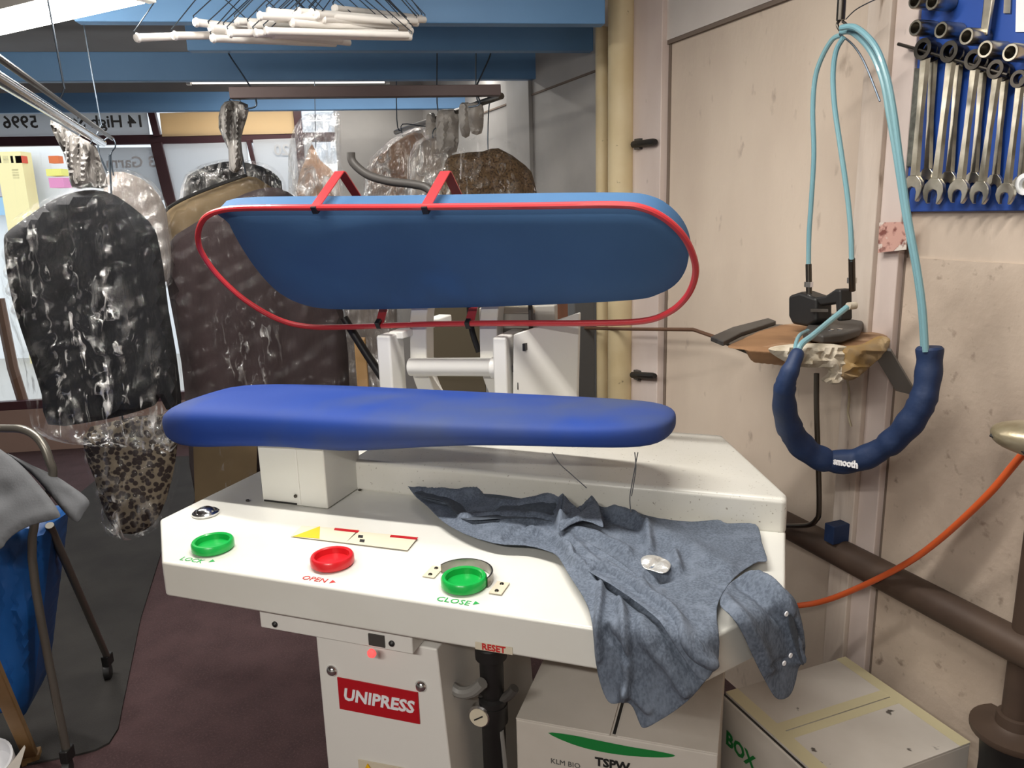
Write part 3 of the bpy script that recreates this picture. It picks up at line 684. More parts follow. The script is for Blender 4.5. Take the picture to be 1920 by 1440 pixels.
# tool board
tb0, tb1 = W(1706, 398), W(1960, 398); tb0.z = tb1.z = 0
zb = W(1800, 396).z
board = tag(G().prism([tb0 + Z * zb, tb1 + Z * zb, tb1 + Z * 2.3, tb0 + Z * 2.3], -WN * .016).build('tool_board', 'pegblue', bevel=.002), 'blue painted tool board on the wall full of hanging spanners', 'board')
# combination spanner, drawn along its own -z, lying in local x-z, y out of the wall
def spanner():
    t = thing('spanner', '-', 'spanner', V((0, 0, 0)), 'combination spanners on the blue board')
    L = .262
    g = G(); rings = []
    for k in range(9):
        u = k / 8; wd = .0085 + .0035 * abs(u - .5) * 2; zz = -.016 - u * (L - .032)
        rings.append([V((wd, -.0022, zz)), V((wd * .55, .0036, zz)), V((-wd * .55, .0036, zz)), V((-wd, -.0022, zz)), V((-wd * .5, -.0036, zz)), V((wd * .5, -.0036, zz))])
    g.loft(rings).build('shank', 'wrench', t)
    G().loft([[V((math.cos(a) * r, y, math.sin(a) * r)) for r, y in ((.012, -.008), (.020, -.008), (.021, 0), (.020, .008), (.012, .008))] for a in np.linspace(0, 2 * math.pi, 25)], caps=False).build('ring_end', 'darksteel', t)
    o = [(-.010, .004), (-.021, -.008), (-.0245, -.022), (-.021, -.036), (-.013, -.048), (-.010, -.046), (-.011, -.028), (-.008, -.021), (0, -.018), (.008, -.021), (.011, -.028), (.010, -.046), (.013, -.046), (.021, -.035), (.0245, -.022), (.021, -.008), (.010, .004)]
    G().prism([V((x, -.005, z - L + .02)) for x, z in o], V((0, .010, 0))).build('open_end', 'wrench', t, bevel=.0015)
    return t
sp0 = spanner()
def wall_matrix(p, v=None):                         # local -z along v, local y out of the wall
    z_ = -(v.normalized() if v is not None else -Z); y_ = -WN; y_ = (y_ - z_ * y_.dot(z_)).normalized(); x_ = y_.cross(z_)
    return Matrix.Translation(p) @ Matrix((x_, y_, z_)).transposed().to_4x4()
tops = [(1735, 92), (1784, 97), (1829, 112), (1870, 130), (1913, 148)]
bots = [(1712, 352), (1752, 357), (1798, 357), (1838, 360), (1886, 362)]
ords = ['leftmost', 'second from the left', 'third from the left', 'fourth from the left', 'fifth from the left']
first = True
for row, off in (('front', .05), ('rear', .026)):
    for i in range(5):
        if row == 'front': p, q = W(*tops[i], off), W(*bots[i], off)
        else: p, q = W(tops[i][0] + 14, tops[i][1] + 6, off), W(bots[i][0] + 26, bots[i][1] - 14, off)
        o = sp0 if first else copy_tree(sp0); first = False
        v = q - p; sc = v.length / .262
        mw = wall_matrix(p, v); f_ = 1 if row == 'front' else .95
        o.matrix_world = mw @ Matrix.Diagonal((sc * f_, sc * f_, sc, 1))
        o['label'] = (f'steel spanner in the front row on the blue board, {ords[i]}' if row == 'front' else f'steel spanner hung flat behind the front row, {ords[i]} of the rear ones')
for i in range(2):          # hanging rails holding the spanners
    pa, pb = W(1708, 84 + 4 * i, .016 + .0), W(1915, 142 + 4 * i, .016)
    tag(G().tube([pa - WN * (.036 if not i else .012), pb - WN * (.036 if not i else .012)], .0035, 8).build('tool_rail', 'darksteel'), ['thin steel rail the front spanners hang from', 'thin steel rail the rear spanners hang from'][i], 'rail')
def socket():
    t = thing('socket', '-', 'socket', V((0, 0, 0)), 'sockets on the blue tool board')
    G().lathe((0, 0, 0), (0, 1, 0), [(.015, 0), (.016, .002), (.016, .05), (.0148, .052), (.011, .052), (.010, .03), (0, .03)], 20).build('body', 'wrench', t)
    G().lathe((0, 0, 0), (0, 1, 0), [(.0105, .031), (.0105, .0312), (0, .0312)], 6).build('bore', 'black', t)
    return t
so = socket()
for i, (x, y, lab) in enumerate(((1715, 52, 'leftmost socket in the row above the front spanners'), (1763, 56, 'middle socket in the row above the front spanners'), (1811, 68, 'third socket with a rusty side above the front spanners'), (1846, 92, 'fourth socket from the left, under the tip of the leaning bar'), (1893, 98, 'fifth socket, right end of the row above the spanners'), (1714, 1, 'dark socket at the top left of the tool board'), (1747, 3, 'second socket at the top edge of the board'))):
    o = so if i == 0 else copy_tree(so)
    o.matrix_world = wall_matrix(W(x, y, .07)) @ Matrix.Translation(V((0, -.053, 0))); o['label'] = lab
p, q = W(1849, 68, .03), W(1866, -60, .03); v = (p - q).normalized()
tag(G().prism([q + WT * .011, q - WT * .011, p - WT * .008, p + WT * .008], -WN * .008).build('file_tool', 'wrench', bevel=.002), 'flat steel bar leaning at the top of the tool board above the sockets', 'tool')
tag(G().prism([W(1886, -20, .016), W(1899, -20, .016), W(1897, 25, .016), W(1884, 25, .016)], -WN * .004).build('blade_strip', 'steel'), 'narrow pale strip at the top right of the tool board', 'tool')
tag(G().prism([W(1908, -30, .016), W(1960, -30, .016), W(1958, 60, .016), W(1906, 60, .016)], -WN * .003).build('white_card', 'whiteboard'), 'white card pinned to the top right of the tool board', 'card')
tag(G().prism([W(1704, 128, .016), W(1727, 128, .016), W(1716, 312, .016), W(1692, 312, .016)], -WN * .004).build('perforated_strip', 'galv'), 'grey perforated metal strip hung at the left edge of the tool board', 'strip')
q = W(1921, 345, .04); tag(G().lathe(q + WN * .025, -WN, [(.02, 0), (.022, .01), (.02, .024), (.012, .024), (.012, .01), (0, .01)], 20).build('white_ring', 'whiteboard'), 'white ring at the lower right of the tool board', 'ring')

# ------------------------------------------------------------------ hanging steam hose with padded sleeve, iron and rest
IO = .17                                            # distance of this group from the wall
hz = thing('steam_hose', 'pale blue steam hoses with a navy padded sleeve looped from a ceiling hook', 'hose', W(1580, 60, IO))
def wl(pts, off=IO, n=8): return spline([W(x, y, o if o is not None else off) for x, y, o in pts], n)
def wl2(pts, off=IO, n=8): return spline([W(x, y, off) for x, y in pts], n)
G().tube(wl2([(1577, 66), (1560, 75), (1540, 110), (1528, 150), (1524, 210), (1526, 290), (1521, 380), (1517, 440), (1516, 500)], IO - .01), .0055, 10).build('hose_tube', 'hose', hz)
G().tube(wl2([(1582, 70), (1568, 95), (1562, 140), (1565, 200), (1575, 270), (1588, 360), (1595, 430), (1597, 490)], IO + .01), .0055, 10).build('hose_tube', 'hose', hz)
G().tube(wl2([(1577, 60), (1600, 62), (1632, 95), (1655, 150), (1668, 220), (1680, 290), (1697, 400), (1716, 500), (1727, 580), (1732, 660)], IO), .006, 10).build('hose_tube', 'hose', hz)
G().tube(wl2([(1577, 52), (1605, 52), (1640, 85), (1662, 140), (1676, 210), (1688, 300), (1702, 400), (1720, 500), (1731, 580), (1736, 660)], IO + .02), .006, 10).build('hose_tube', 'hose', hz)
G().tube(wl2([(1574, 64), (1600, 85), (1622, 120), (1650, 190)], IO + .005), .002, 6).build('wire_tie', 'wire', hz)
sl = [(1743, 650), (1742, 690), (1732, 745), (1708, 790), (1672, 828), (1626, 856), (1580, 866), (1535, 858), (1500, 832), (1478, 795), (1470, 750), (1474, 715), (1486, 685), (1497, 658)]
wd = [40, 41, 42, 44, 41, 39, 38, 40, 42, 40, 37, 33, 26, 20]
so_ = [.17, .17, .18, .19, .2, .22, .25, .29, .33, .37, .40, .41, .40, .38]
P_ = spline([W(x, y, o) for (x, y), o in zip(sl, so_)], 6)
rr = np.interp(np.linspace(0, 13, len(P_)), range(14), wd)
rad = []
for i, p in enumerate(P_):
    depth = (p - CAM).dot(fw); rad.append(float(rr[i]) / 2 / FPX * depth * 1.1 * (1.0 + .05 * math.sin(i * 1.1) + .07 * N.noise(p * 14)) * (1.08 if i % 13 else .98))
sv = G().tube(P_, rad, 18, sq=.95).build('padded_sleeve', 'navy', hz)
# brand patch on the sleeve's lowest turn
q0 = W(1585, 872, .25 + .062); text('smooth', .021, q0 + Z * .004 - WN * 0, WT * .98 + Z * .16, Z - WT * .1, 'whiteprint', sv, ex=.001, bold=.0006)
G().tube(wl([(1495, 664, .38), (1503, 645, .37), (1525, 628, .33), (1556, 602, .26), (1588, 576, .21)]), .0062, 10).build('hose_tube', 'hose', hz)
G().tube(wl([(1490, 670, .38), (1492, 645, .36), (1500, 628, .32), (1515, 620, .26)]), .004, 10).build('hose_tube', 'hose', hz)
hk = thing('ceiling_hook', 'dark spring hook hanging from the ceiling above the blue hose loop', 'hook', W(1577, 20, IO))
tp = W(1576, 38, IO); G().tube([V((tp.x, tp.y, 2.5)), tp], .009, 12).build('spring', 'darksteel', hk)
G().tube(spline([W(x, y, IO) for x, y in ((1576, 36), (1570, 46), (1576, 58), (1586, 60), (1588, 48), (1580, 40))], 5), .003, 8).build('hook', 'darksteel', hk)
G().tube(wl2([(1586, 36), (1605, 18), (1635, 2), (1660, -8)], IO - .05), .0012, 6).build('guy_wire', 'wire', hk)

ir = thing('steam_iron', 'black hand steam iron resting on the padded shelf', 'iron', W(1550, 640, .15))
def wq(x, y, o): return W(x, y, o)
def disc(c, ax, r, h, m, name, par, seg=28): return G().lathe(c, ax, [(r * .96, 0), (r, h * .2), (r, h * .8), (r * .94, h), (0, h)], seg).build(name, m, par)
e = [wq(1512, 620, .17), wq(1530, 598, .17), wq(1575, 596, .17), wq(1610, 604, .17), wq(1622, 618, .17), wq(1606, 634, .17), wq(1570, 645, .17), wq(1530, 640, .17)]
sole = [(1505, 636), (1522, 612), (1560, 592), (1600, 594), (1620, 612), (1612, 632), (1580, 644), (1540, 646)]
sz = W(1560, 628, .15).z
G().prism([onz(x, y, sz) for x, y in sole], Z * .02).build('sole_plate', 'dkgrey', ir, bevel=.006)
for x, y in ((1558, 620), (1575, 619)): G().lathe(onz(x, y, sz + .02), Z, [(.006, 0), (.006, .003), (0, .004)], 10).build('screw', 'chrome', ir)
o = [(1508, 552), (1530, 545), (1550, 552), (1562, 556), (1562, 600), (1545, 610), (1515, 605), (1508, 590)]
G().prism([wq(x, y, .13) for x, y in o], -WN * .05).build('body', 'black', ir, bevel=.008)
o = [(1545, 556), (1570, 552), (1588, 540), (1599, 541), (1600, 600), (1590, 600), (1588, 568), (1560, 572)]
G().prism([wq(x, y, .14) for x, y in o], -WN * .035).build('handle', 'black', ir, bevel=.006)
o = [(1492, 562), (1512, 560), (1514, 568), (1502, 574), (1500, 600), (1494, 600), (1496, 576)]
G().prism([wq(x, y, .15) for x, y in o], -WN * .015).build('trigger', 'black', ir, bevel=.002)
G().prism([wq(x, y, .183) for x, y in ((1521, 579), (1554, 579), (1554, 585), (1521, 585))], -WN * .002).build('label_strip', 'steel', ir)
for x, y0, y1 in ((1516, 495, 552), (1597, 485, 545)):
    G().tube([wq(x, y0, .16 if x < 1550 else .18), wq(x + 1, y1, .16)], .007, 12).build('hose_fitting', 'darksteel', ir)
    c = wq(x, y1 - 14, .16); G().lathe(c, Z, [(.010, 0), (.010, .012), (0, .012)], 6).build('nut', 'chrome', ir)
G().lathe(wq(1590, 574, .2), WN, [(.008, 0), (.008, .02), (0, .02)], 12).build('inlet', 'padwhite', ir)
# padded rest on a bracket
rt_ = thing('iron_rest', 'worn tan padded shelf with frayed white wadding that the iron rests on', 'iron rest', W(1530, 660, .1))
rz = sz - .001
ro_ = [(1364, 646), (1400, 628), (1440, 612), (1480, 604), (1560, 600), (1640, 606), (1662, 622), (1664, 640), (1630, 655), (1585, 660), (1500, 660), (1430, 655), (1390, 652)]
def crest(x, y): return onz(x, y, rz - .004)
g = pillow(spline2(ro_, 4), crest, Z, 12, rnd(14, .003), lambda d: .05 * math.sqrt(min(d / 14, 1)) + .006, lambda x, y, d: fade(d, 20) * wav(x, y, .03, .05, .003, 3) - .003)
g.build('pad', 'tan', rt_, sub=1)
wn_ = V((-.05, -.98, .1)).normalized()
wD_ = wn_.dot(onz(1520, 660, rz - .004)) + .014
wo = [(1445, 656), (1475, 648), (1530, 645), (1580, 648), (1600, 660), (1600, 690), (1584, 700), (1582, 716), (1562, 721), (1545, 714), (1560, 700), (1548, 690), (1500, 688), (1470, 676)]
def cw(x, y): return onp(x, y, wn_, wD_)
g = pillow(spline2(wo, 3), cw, wn_, 6, rnd(10, .012), lambda d: .02, lambda x, y, d: fade(d, 8) * (wav(x, y, .1, .16, .012, 9) + wav(x, y, .3, .4, .005, 2)))
g.build('wadding', 'padwhite', rt_)
wo = [(1592, 655), (1630, 648), (1664, 632), (1666, 650), (1640, 680), (1600, 712), (1582, 706), (1588, 680)]
pillow(spline2(wo, 3), lambda x, y: onp(x, y, WT, WT.dot(onz(1605, 660, rz - .004)) + .012), WT, 6, rnd(10, .01), lambda d: .02, lambda x, y, d: fade(d, 8) * wav(x, y, .06, .1, .01, 4)).build('hanging_cloth', mat('mustard_cloth', '94733a', .85, col2='7d6a52', scale=16, col3='b39b76', scale3=20, thr3=(.55, .65)), rt_)
G().tube(wl2([(1585, 690), (1592, 740), (1590, 775), (1596, 800)], .1), .003, 5).build('loose_thread', 'silverpad', rt_)
G().prism([onz(x, y, rz - .038) for x, y in ((1352, 644), (1420, 612), (1640, 618), (1650, 650), (1545, 684), (1400, 664))], Z * .008).build('shelf_plate', 'darksteel', rt_, bevel=.002)
G().prism([onz(x, y, rz - .01) for x, y in ((1332, 640), (1372, 622), (1440, 604), (1455, 610), (1390, 632), (1356, 650))], Z * .012).build('board_nose', 'dkgrey', rt_, bevel=.003)
a0, a1 = W(1650, 655, .10), W(1702, 742, .0)
g = G(); u_ = (a1 - a0).normalized(); wv_ = WT * .03
g.prism([a0 - wv_, a0 + wv_, a1 + wv_, a1 - wv_], V((0, 0, .006))).build('wall_bracket', 'grey', rt_)
G().tube(wl2([(1531, 700), (1531, 760), (1533, 830), (1536, 950), (1530, 975), (1512, 985), (1466, 986)], .1, 5), .0065, 10).build('support_rod', 'darksteel', rt_)
G().tube([W(1180, 617, .1), W(1300, 618, .1), W(1352, 636, .1)], .006, 8).build('cross_rod', 'woodbrown', rt_)
G().tube([W(1000, 613, .1), W(1180, 617, .1)], .006, 8).build('cross_rod', 'woodbrown', rt_)
# orange air line
tag(G().tube(spline([V(p) for p in (W(2100, 660, .12), W(1930, 838, .12), W(1850, 930, .12), W(1760, 1013, .1), W(1690, 1062, .10), W(1600, 1106, .1), W(1540, 1128, .12), W(1490, 1136, .16), W(1430, 1138, .2))], 8), .007, 12).build('air_hose', 'orange'), 'orange air hose slung across the wall in front of the brown pipe', 'hose')

# ------------------------------------------------------------------ ironing stand at the right edge
isd = thing('ironing_stand', 'brown iron column with flange foot and silver padded board at the right edge', 'ironing stand', V((.96, 1.36, 0)))
fc = onz(1903, 1360, .5)
cx, cy = fc.x, fc.y
G().tube([V((cx, cy, .5)), V((cx, cy, 1.02))], .027, 24).build('column', 'brownpipe', isd)
G().lathe(V((cx, cy, .48)), Z, [(.078, 0), (.08, .004), (.08, .014), (.045, .018), (.036, .024), (.034, .045), (.028, .047)], 32).build('flange', 'brownpipe', isd)
G().lathe(V((cx, cy, 0)), Z, [(.075, 0), (.07, .02), (.06, .1), (.055, .4), (.06, .48), (0, .48)], 28).build('foot', 'black', isd)
tip = ony(1856, 806, 1.2); dv = V((.75, -.66, .0)).normalized(); dn = V((.66, .75, 0)).normalized()
rings = []
for u, wv, hh in ((0, .004, .006), (.006, .02, .016), (.02, .036, .024), (.05, .05, .032), (.1, .062, .04), (.2, .07, .045), (.4, .075, .045)):
    c = tip + dv * u - Z * (u * .12) + Z * u * .12
    rings.append([c + dn * wv * math.cos(t) + Z * (hh * (.75 if math.sin(t) > 0 else 1) * math.sin(t)) for t in np.linspace(0, 2 * math.pi, 20, endpoint=False)])
nb_ = G().loft(rings).build('board_nose', 'silverpad', isd, sub=1)
G().tube(spline([tip + dv * u - Z * (.004 + u * .2 if u < .1 else .024 + .02) - dn * (.012 + min(u, .1) * .5) for u in (.004, .02, .05, .1, .2)], 5), .003, 8).build('edge_piping', 'black', isd)
G().tube([V((cx, cy, 1.0)), V((cx + .1, cy - .02, 1.1)), tip + dv * .3 - Z * .04], .02, 12).build('arm', 'brownpipe', isd)

# ------------------------------------------------------------------ cartons
bx = thing('carton', 'large white carton with a green curved stripe under the press table', 'carton', onz(1150, 1390, .55))
c0, c1, c2, c3 = onz(967, 1346, .55), onz(1346, 1413, .55), onz(1357, 1262, .55), onz(1012, 1246, .55)
ax_ = (c1 - c0).normalized(); ay_ = V((-ax_.y, ax_.x, 0))
wdt = (c1 - c0).length; dpt = .42
def cp(u, v, z): return V((c0.x, c0.y, 0)) + ax_ * u * wdt + ay_ * v * dpt + Z * z
G().prism([cp(0, 0, 0), cp(1, 0, 0), cp(1, 1, 0), cp(0, 1, 0)], Z * .546).build('body', 'carton', bx, bevel=.003)
G().prism([cp(0, 0, .546), cp(.485, 0, .546), cp(.485, 1, .546), cp(0, 1, .546)], Z * .004).build('flap', 'carton', bx, bevel=.001)
G().prism([cp(.52, 0, .546), cp(1, 0, .546), cp(1, 1, .546), cp(.52, 1, .546)], Z * .004).build('flap', 'carton', bx, bevel=.001)
G().prism([cp(.495, .02, .546), cp(.51, .02, .546), cp(.51, .6, .546), cp(.495, .6, .546)], Z * .001).build('gap', 'black', bx)
cf = lambda x, y, o=.0015: onp(x, y, ay_, ay_.dot(c0) - o)
sw = [(1028, 1374), (1070, 1378), (1120, 1388), (1180, 1400), (1240, 1410), (1266, 1417), (1240, 1420), (1180, 1417), (1120, 1408), (1070, 1394)]
G().prism([cf(*p) for p in spline2(sw, 3)], -ay_ * .0004).build('stripe', 'inkdg', bx)
text('KLM BIO', .016, cf(1060, 1432), ax_, Z, 'inkgrey', bx, ex=.0003); text('TSPW', .026, cf(1148, 1434), ax_, Z, 'ink', bx, ex=.0003, bold=.001)
ZC = .42
b2_ = thing('carton', 'scuffed white carton with yellowed tape standing by the wall at lower right', 'carton', onz(1600, 1330, ZC))
d0, d1, d2 = onz(1387, 1322, ZC), onz(1592, 1230, ZC), onz(1822, 1392, ZC)
ux, uy = (d1 - d0), (d2 - d1); ux = ux - WT * ux.dot(WT); uy = WT * uy.dot(WT)
def dp_(u, v, z): return V((d1.x, d1.y, z)) - ux * (1 - u) + uy * v
e0 = WN * -.015
def dpp(u, v, z): return dp_(u, v, z) - WN * .012
G().prism([dpp(0, 0, 0), dpp(1, 0, 0), dpp(1, 1, 0), dpp(0, 1, 0)], Z * (ZC - .004)).build('body', 'carton', b2_, bevel=.003)
for v0, v1 in ((0, .47), (.487, 1)): 
    G().prism([dpp(.03, v0, ZC - .004), dpp(1, v0, ZC - .004), dpp(1, v1, ZC - .004), dpp(.03, v1, ZC - .004)], Z * .005).build('flap', 'carton_worn', b2_, bevel=.001)
for v0, v1 in ((.4, .474), (.483, .55)): G().prism([dpp(.03, v0, ZC + .001), dpp(1, v0, ZC + .001), dpp(1, v1, ZC + .001), dpp(.03, v1, ZC + .001)], Z * .0006).build('tape', 'tape', b2_)
G().prism([dpp(.03, 0, ZC + .0012), dpp(.12, 0, ZC + .0012), dpp(.12, 1, ZC + .0012), dpp(.03, 1, ZC + .0012)], Z * .0006).build('tape', 'tape', b2_)
G().prism([dpp(.92, 0, ZC + .0012), dpp(1, 0, ZC + .0012), dpp(1, 1, ZC + .0012), dpp(.92, 1, ZC + .0012)], Z * .0006).build('tape', 'tape', b2_)
G().prism([dpp(.012, 0, ZC - .006), dpp(.026, 0, ZC - .006), dpp(.026, 1, ZC - .006), dpp(.012, 1, ZC - .006)], Z * .003).build('gap', 'black', b2_)
fcx = dpp(0, .22, ZC - .1); ls = text('BOX', .05, fcx - ux.normalized() * .002, WT, Z, 'inkdg', b2_, ex=.0004, bold=.0015)
# ------------------------------------------------------------------ garment rails, garments under plastic
rz_ = 1.785
ra, rb = onz(-60, 112, rz_), onz(192, 268, rz_)
rv = (rb - ra).normalized()
gl_ = thing('garment_rail', 'chrome garment rail at the left running back to the shop window', 'rail', ra.lerp(rb, .5))
G().tube([ra, rb], .012, 14).build('bar', 'chrome', gl_)
sd_ = V((rv.y, -rv.x, 0)); G().tube([ra + sd_ * .03 + Z * .012, rb + sd_ * .03 + Z * .012], .006, 10).build('upper_bar', 'darksteel', gl_)
for x, y in ((107, 195), (180, 255)):
    q = onz(x, y, rz_ + .02); G().tube(spline([q, q + V((.02, 0, .03)), q + V((.02, 0, .06)), V((q.x + .01, q.y, 2.12)), V((q.x, q.y, 2.5))], 4), .002, 6).build('hanging_wire', 'wire', gl_)
def hook(par, p, h=.0, m='wire'):
    G().tube(spline([p + V((0, 0, -.09)), p + V((0, 0, -.03)), p + V((.018, 0, -.005)), p + V((.015, 0, .016)), p + V((-.004, 0, .02)), p + V((-.018, 0, .008))], 5), .002, 6).build('hanger_hook', m, par)
def gplane(x, y, Y):                                # garment hangs square to a rail that runs along the wall
    nn = WT; a = ony(x, y, Y); return nn, nn.dot(a)
CREASES = [([(190, 372), (150, 470), (120, 560)], 5, .012), ([(195, 372), (196, 430), (188, 480)], 5, .01), ([(145, 500), (165, 580), (205, 640), (240, 640), (280, 590)], 6, .02), ([(140, 530), (160, 610), (200, 655), (245, 655)], 5, .018), ([(190, 540), (215, 590), (240, 595), (265, 570)], 6, .016), ([(155, 610), (190, 650), (230, 650), (270, 620)], 5, .016), ([(90, 450), (70, 520), (80, 620)], 6, .01), ([(110, 420), (95, 520)], 5, .01), ([(265, 440), (280, 520), (285, 600)], 6, .012),
    ([(392, 395), (385, 470), (380, 520)], 5, .012), ([(410, 410), (412, 500), (420, 580)], 5, .012), ([(372, 400), (350, 430), (335, 480)], 7, .014), ([(425, 420), (430, 480)], 4, .01), ([(500, 600), (560, 720)], 8, .008), ([(440, 560), (480, 700)], 8, .008)]
def crease(x, y):
    h = 0
    for pl__, w_, hh in CREASES:
        d_ = seg_d(x, y, pl__)
        if d_ < 3 * w_: h += hh * math.exp(-(d_ / w_) ** 2)
    return h
def garment(name, label, cat, outline, anchor, m, th=.05, step=14, folds=None, group=None, bag=None, bagm='film_', neck=None, bagth=.07, parts=None, nn=None):
    x, y, Y = anchor; n_ = nn or WT; D = n_.dot(ony(x, y, Y))
    pl__ = lambda a, b: onp(a, b, n_, D)
    t = thing(name, label, cat, pl__(x, y), group)
    sm = lambda o: spline2(o, 2)
    pillow(sm(outline), pl__, n_, step, rnd(26, th * .7), rnd(26, th * .6), folds).build('cloth', m, t)
    if bag:
        pillow(sm(bag), pl__, n_, step * .45, rnd(26, bagth), rnd(26, bagth * .8), lambda a, b, d: fade(d, 16) * (wav(a, b, .035, .008, .022, 5) + crease(a, b) + wav(a, b, .09, .05, .012, 8) + .006 * math.sin(a * .09 + b * .16 + 3 * N.noise(V((a * .012, b * .012, 2)))))).build('plastic_cover', bagm, t)
    if neck:
        pillow(sm(neck), pl__, n_, 5, rnd(20, .03), rnd(20, .03), lambda a, b, d: fade(d, 6) * (wav(a, b, .1, .012, .04, 4) + wav(a, b, .28, .03, .012, 6))).build('gathered_plastic', 'film2', t)
    return t, pl__, D
vf = lambda h, s, fx=.03, fy=.006: (lambda x, y, d: fade(d, 25) * (wav(x, y, fx, fy, h, s) + wav(x, y, fx * 2.5, fy * 3, h * .4, s + 1)))
# black suit
jk, jp, jD = garment('suit_jacket', 'black suit jacket under clear plastic on the left garment rail', 'jacket',
    [(100, 374), (140, 360), (180, 356), (220, 368), (268, 404), (286, 424), (294, 440), (306, 500), (316, 580), (330, 660), (340, 745), (335, 765), (312, 768), (300, 745), (290, 760), (235, 778), (160, 793), (90, 796), (78, 740), (60, 680), (40, 620), (22, 560), (11, 500), (7, 450), (12, 437), (24, 426), (60, 400)],
    (170, 500, 2.32), 'jacket', .06, 14, vf(.016, 11),
    bag=[(88, 372), (130, 350), (175, 340), (220, 345), (275, 365), (305, 405), (318, 480), (332, 600), (346, 740), (345, 800), (318, 850), (220, 838), (130, 830), (60, 800), (45, 700), (10, 590), (0, 455), (40, 398)],
    neck=[(95, 225), (130, 245), (160, 262), (180, 275), (190, 305), (203, 350), (170, 352), (135, 352), (128, 320), (118, 285), (100, 250)])
hook(jk, jp(160, 262))
lp_, lpp, _ = garment('printed_dress', 'dark spotted dress end showing below the black suit in clear plastic', 'dress',
    [(170, 800), (330, 775), (333, 830), (322, 900), (300, 965), (270, 995), (225, 1000), (195, 960), (178, 900), (160, 850)],
    (250, 900, 2.44), 'leopard', .035, 14, vf(.012, 21),
    bag=[(150, 790), (338, 770), (340, 850), (330, 920), (300, 985), (265, 1005), (230, 1012), (195, 995), (180, 960), (165, 890), (148, 840)], bagth=.055)
hook(lp_, lpp(205, 272))
G().tube([lpp(205, 290), lpp(230, 790)], .003, 6).build('hanger_wire', 'wire', lp_)
gg_, ggp, _ = garment('grey_garment', 'pale grey garment with rounded shoulders behind the black suit', 'garment',
    [(195, 345), (215, 322), (250, 328), (285, 350), (308, 385), (316, 430), (318, 520), (260, 560), (200, 520)], (250, 400, 2.62), 'greybrown', .05, 14, vf(.015, 31),
    bag=[(190, 345), (215, 318), (255, 322), (290, 345), (314, 385), (321, 440), (323, 530), (260, 566), (195, 525)], bagm='film3')
G().tube([ggp(182, 262), ggp(186, 290), ggp(205, 330)], .003, 6).build('hanger_wire', 'wire', gg_)

# brown rail and the garments hanging beside it
br0, br1 = onz(432, 175, 1.95), onz(938, 170, 1.95)
bt_ = (br1 - br0).normalized(); bs_ = V((-bt_.y, bt_.x, 0))
bra = thing('hanging_rail', 'brown square steel rail hung by wires below the blue beams', 'rail', br0.lerp(br1, .5))
G().box(br0.lerp(br1, .5), bt_ * (br1 - br0).length / 2, bs_ * .02, Z * .018).build('bar', 'beam_brown', bra, bevel=.002)
for x0, y0, x1, y1 in ((425, 92, 472, 168), (921, 96, 893, 166)):
    q = onz(x1, y1, 1.96); t_ = onz(x0, y0, 2.14); G().tube(spline([t_ + Z * .08, t_, t_.lerp(q, .6), q, q + V((.01, 0, -.05)), q + V((-.03, 0, -.06))], 5), .003, 6).build('hanging_wire', 'wire', bra)
bcA = (470, 560, 2.78)
br_, brp, _ = garment('brown_coat', 'long dark brown coat under clear plastic behind the press head', 'coat',
    [(316, 462), (330, 440), (400, 398), (440, 372), (480, 356), (520, 352), (560, 374), (600, 420), (632, 520), (648, 620), (655, 720), (650, 900), (560, 935), (440, 935), (366, 930), (352, 800), (340, 680), (318, 560), (305, 480)], bcA, 'brown', .07, 16, vf(.02, 41), bagm='film_brown',
    bag=[(303, 420), (340, 385), (400, 354), (462, 322), (520, 338), (568, 368), (608, 420), (640, 520), (655, 620), (662, 720), (656, 905), (560, 940), (440, 940), (362, 935), (346, 800), (332, 680), (309, 560), (298, 480)],
    neck=[(414, 200), (432, 188), (465, 196), (462, 225), (452, 260), (456, 300), (446, 322), (430, 318), (428, 280), (410, 240)])
hook(br_, brp(440, 192))
G().prism([brp(362, 800), brp(480, 800), brp(478, 936), brp(366, 930)], WT * .075).build('hem_panel', 'khaki', br_)
kh, khp, _ = garment('khaki_coat', 'khaki coat with dark edged shoulder behind the brown coat', 'coat',
    [(300, 425), (312, 395), (350, 372), (410, 348), (462, 330), (500, 345), (560, 400), (580, 520), (440, 600), (320, 560)], (440, 400, 2.92), 'khaki', .05, 16, vf(.012, 51))
G().tube(spline([khp(x, y) + WT * .03 for x, y in ((298, 425), (312, 394), (350, 371), (410, 347), (462, 329))], 5), .006, 6).build('edge_piping', 'black', kh)
G().tube([khp(442, 195), khp(446, 250), khp(462, 332)], .003, 6).build('hanger_wire', 'wire', kh)
bk_, bkp, _ = garment('black_coat', 'black coat shoulder peeping out behind the khaki coat', 'coat',
    [(345, 350), (365, 322), (400, 308), (440, 302), (490, 312), (520, 330), (530, 360), (520, 460), (360, 460)], (440, 340, 3.1), 'jacket', .05, 14, vf(.01, 61),
    bag=[(338, 352), (360, 318), (400, 302), (440, 297), (495, 306), (528, 328), (538, 365), (528, 466), (350, 466)], bagm='film3')
G().tube([bkp(445, 190), bkp(446, 250), bkp(441, 303)], .003, 6).build('hanger_wire', 'wire', bk_)

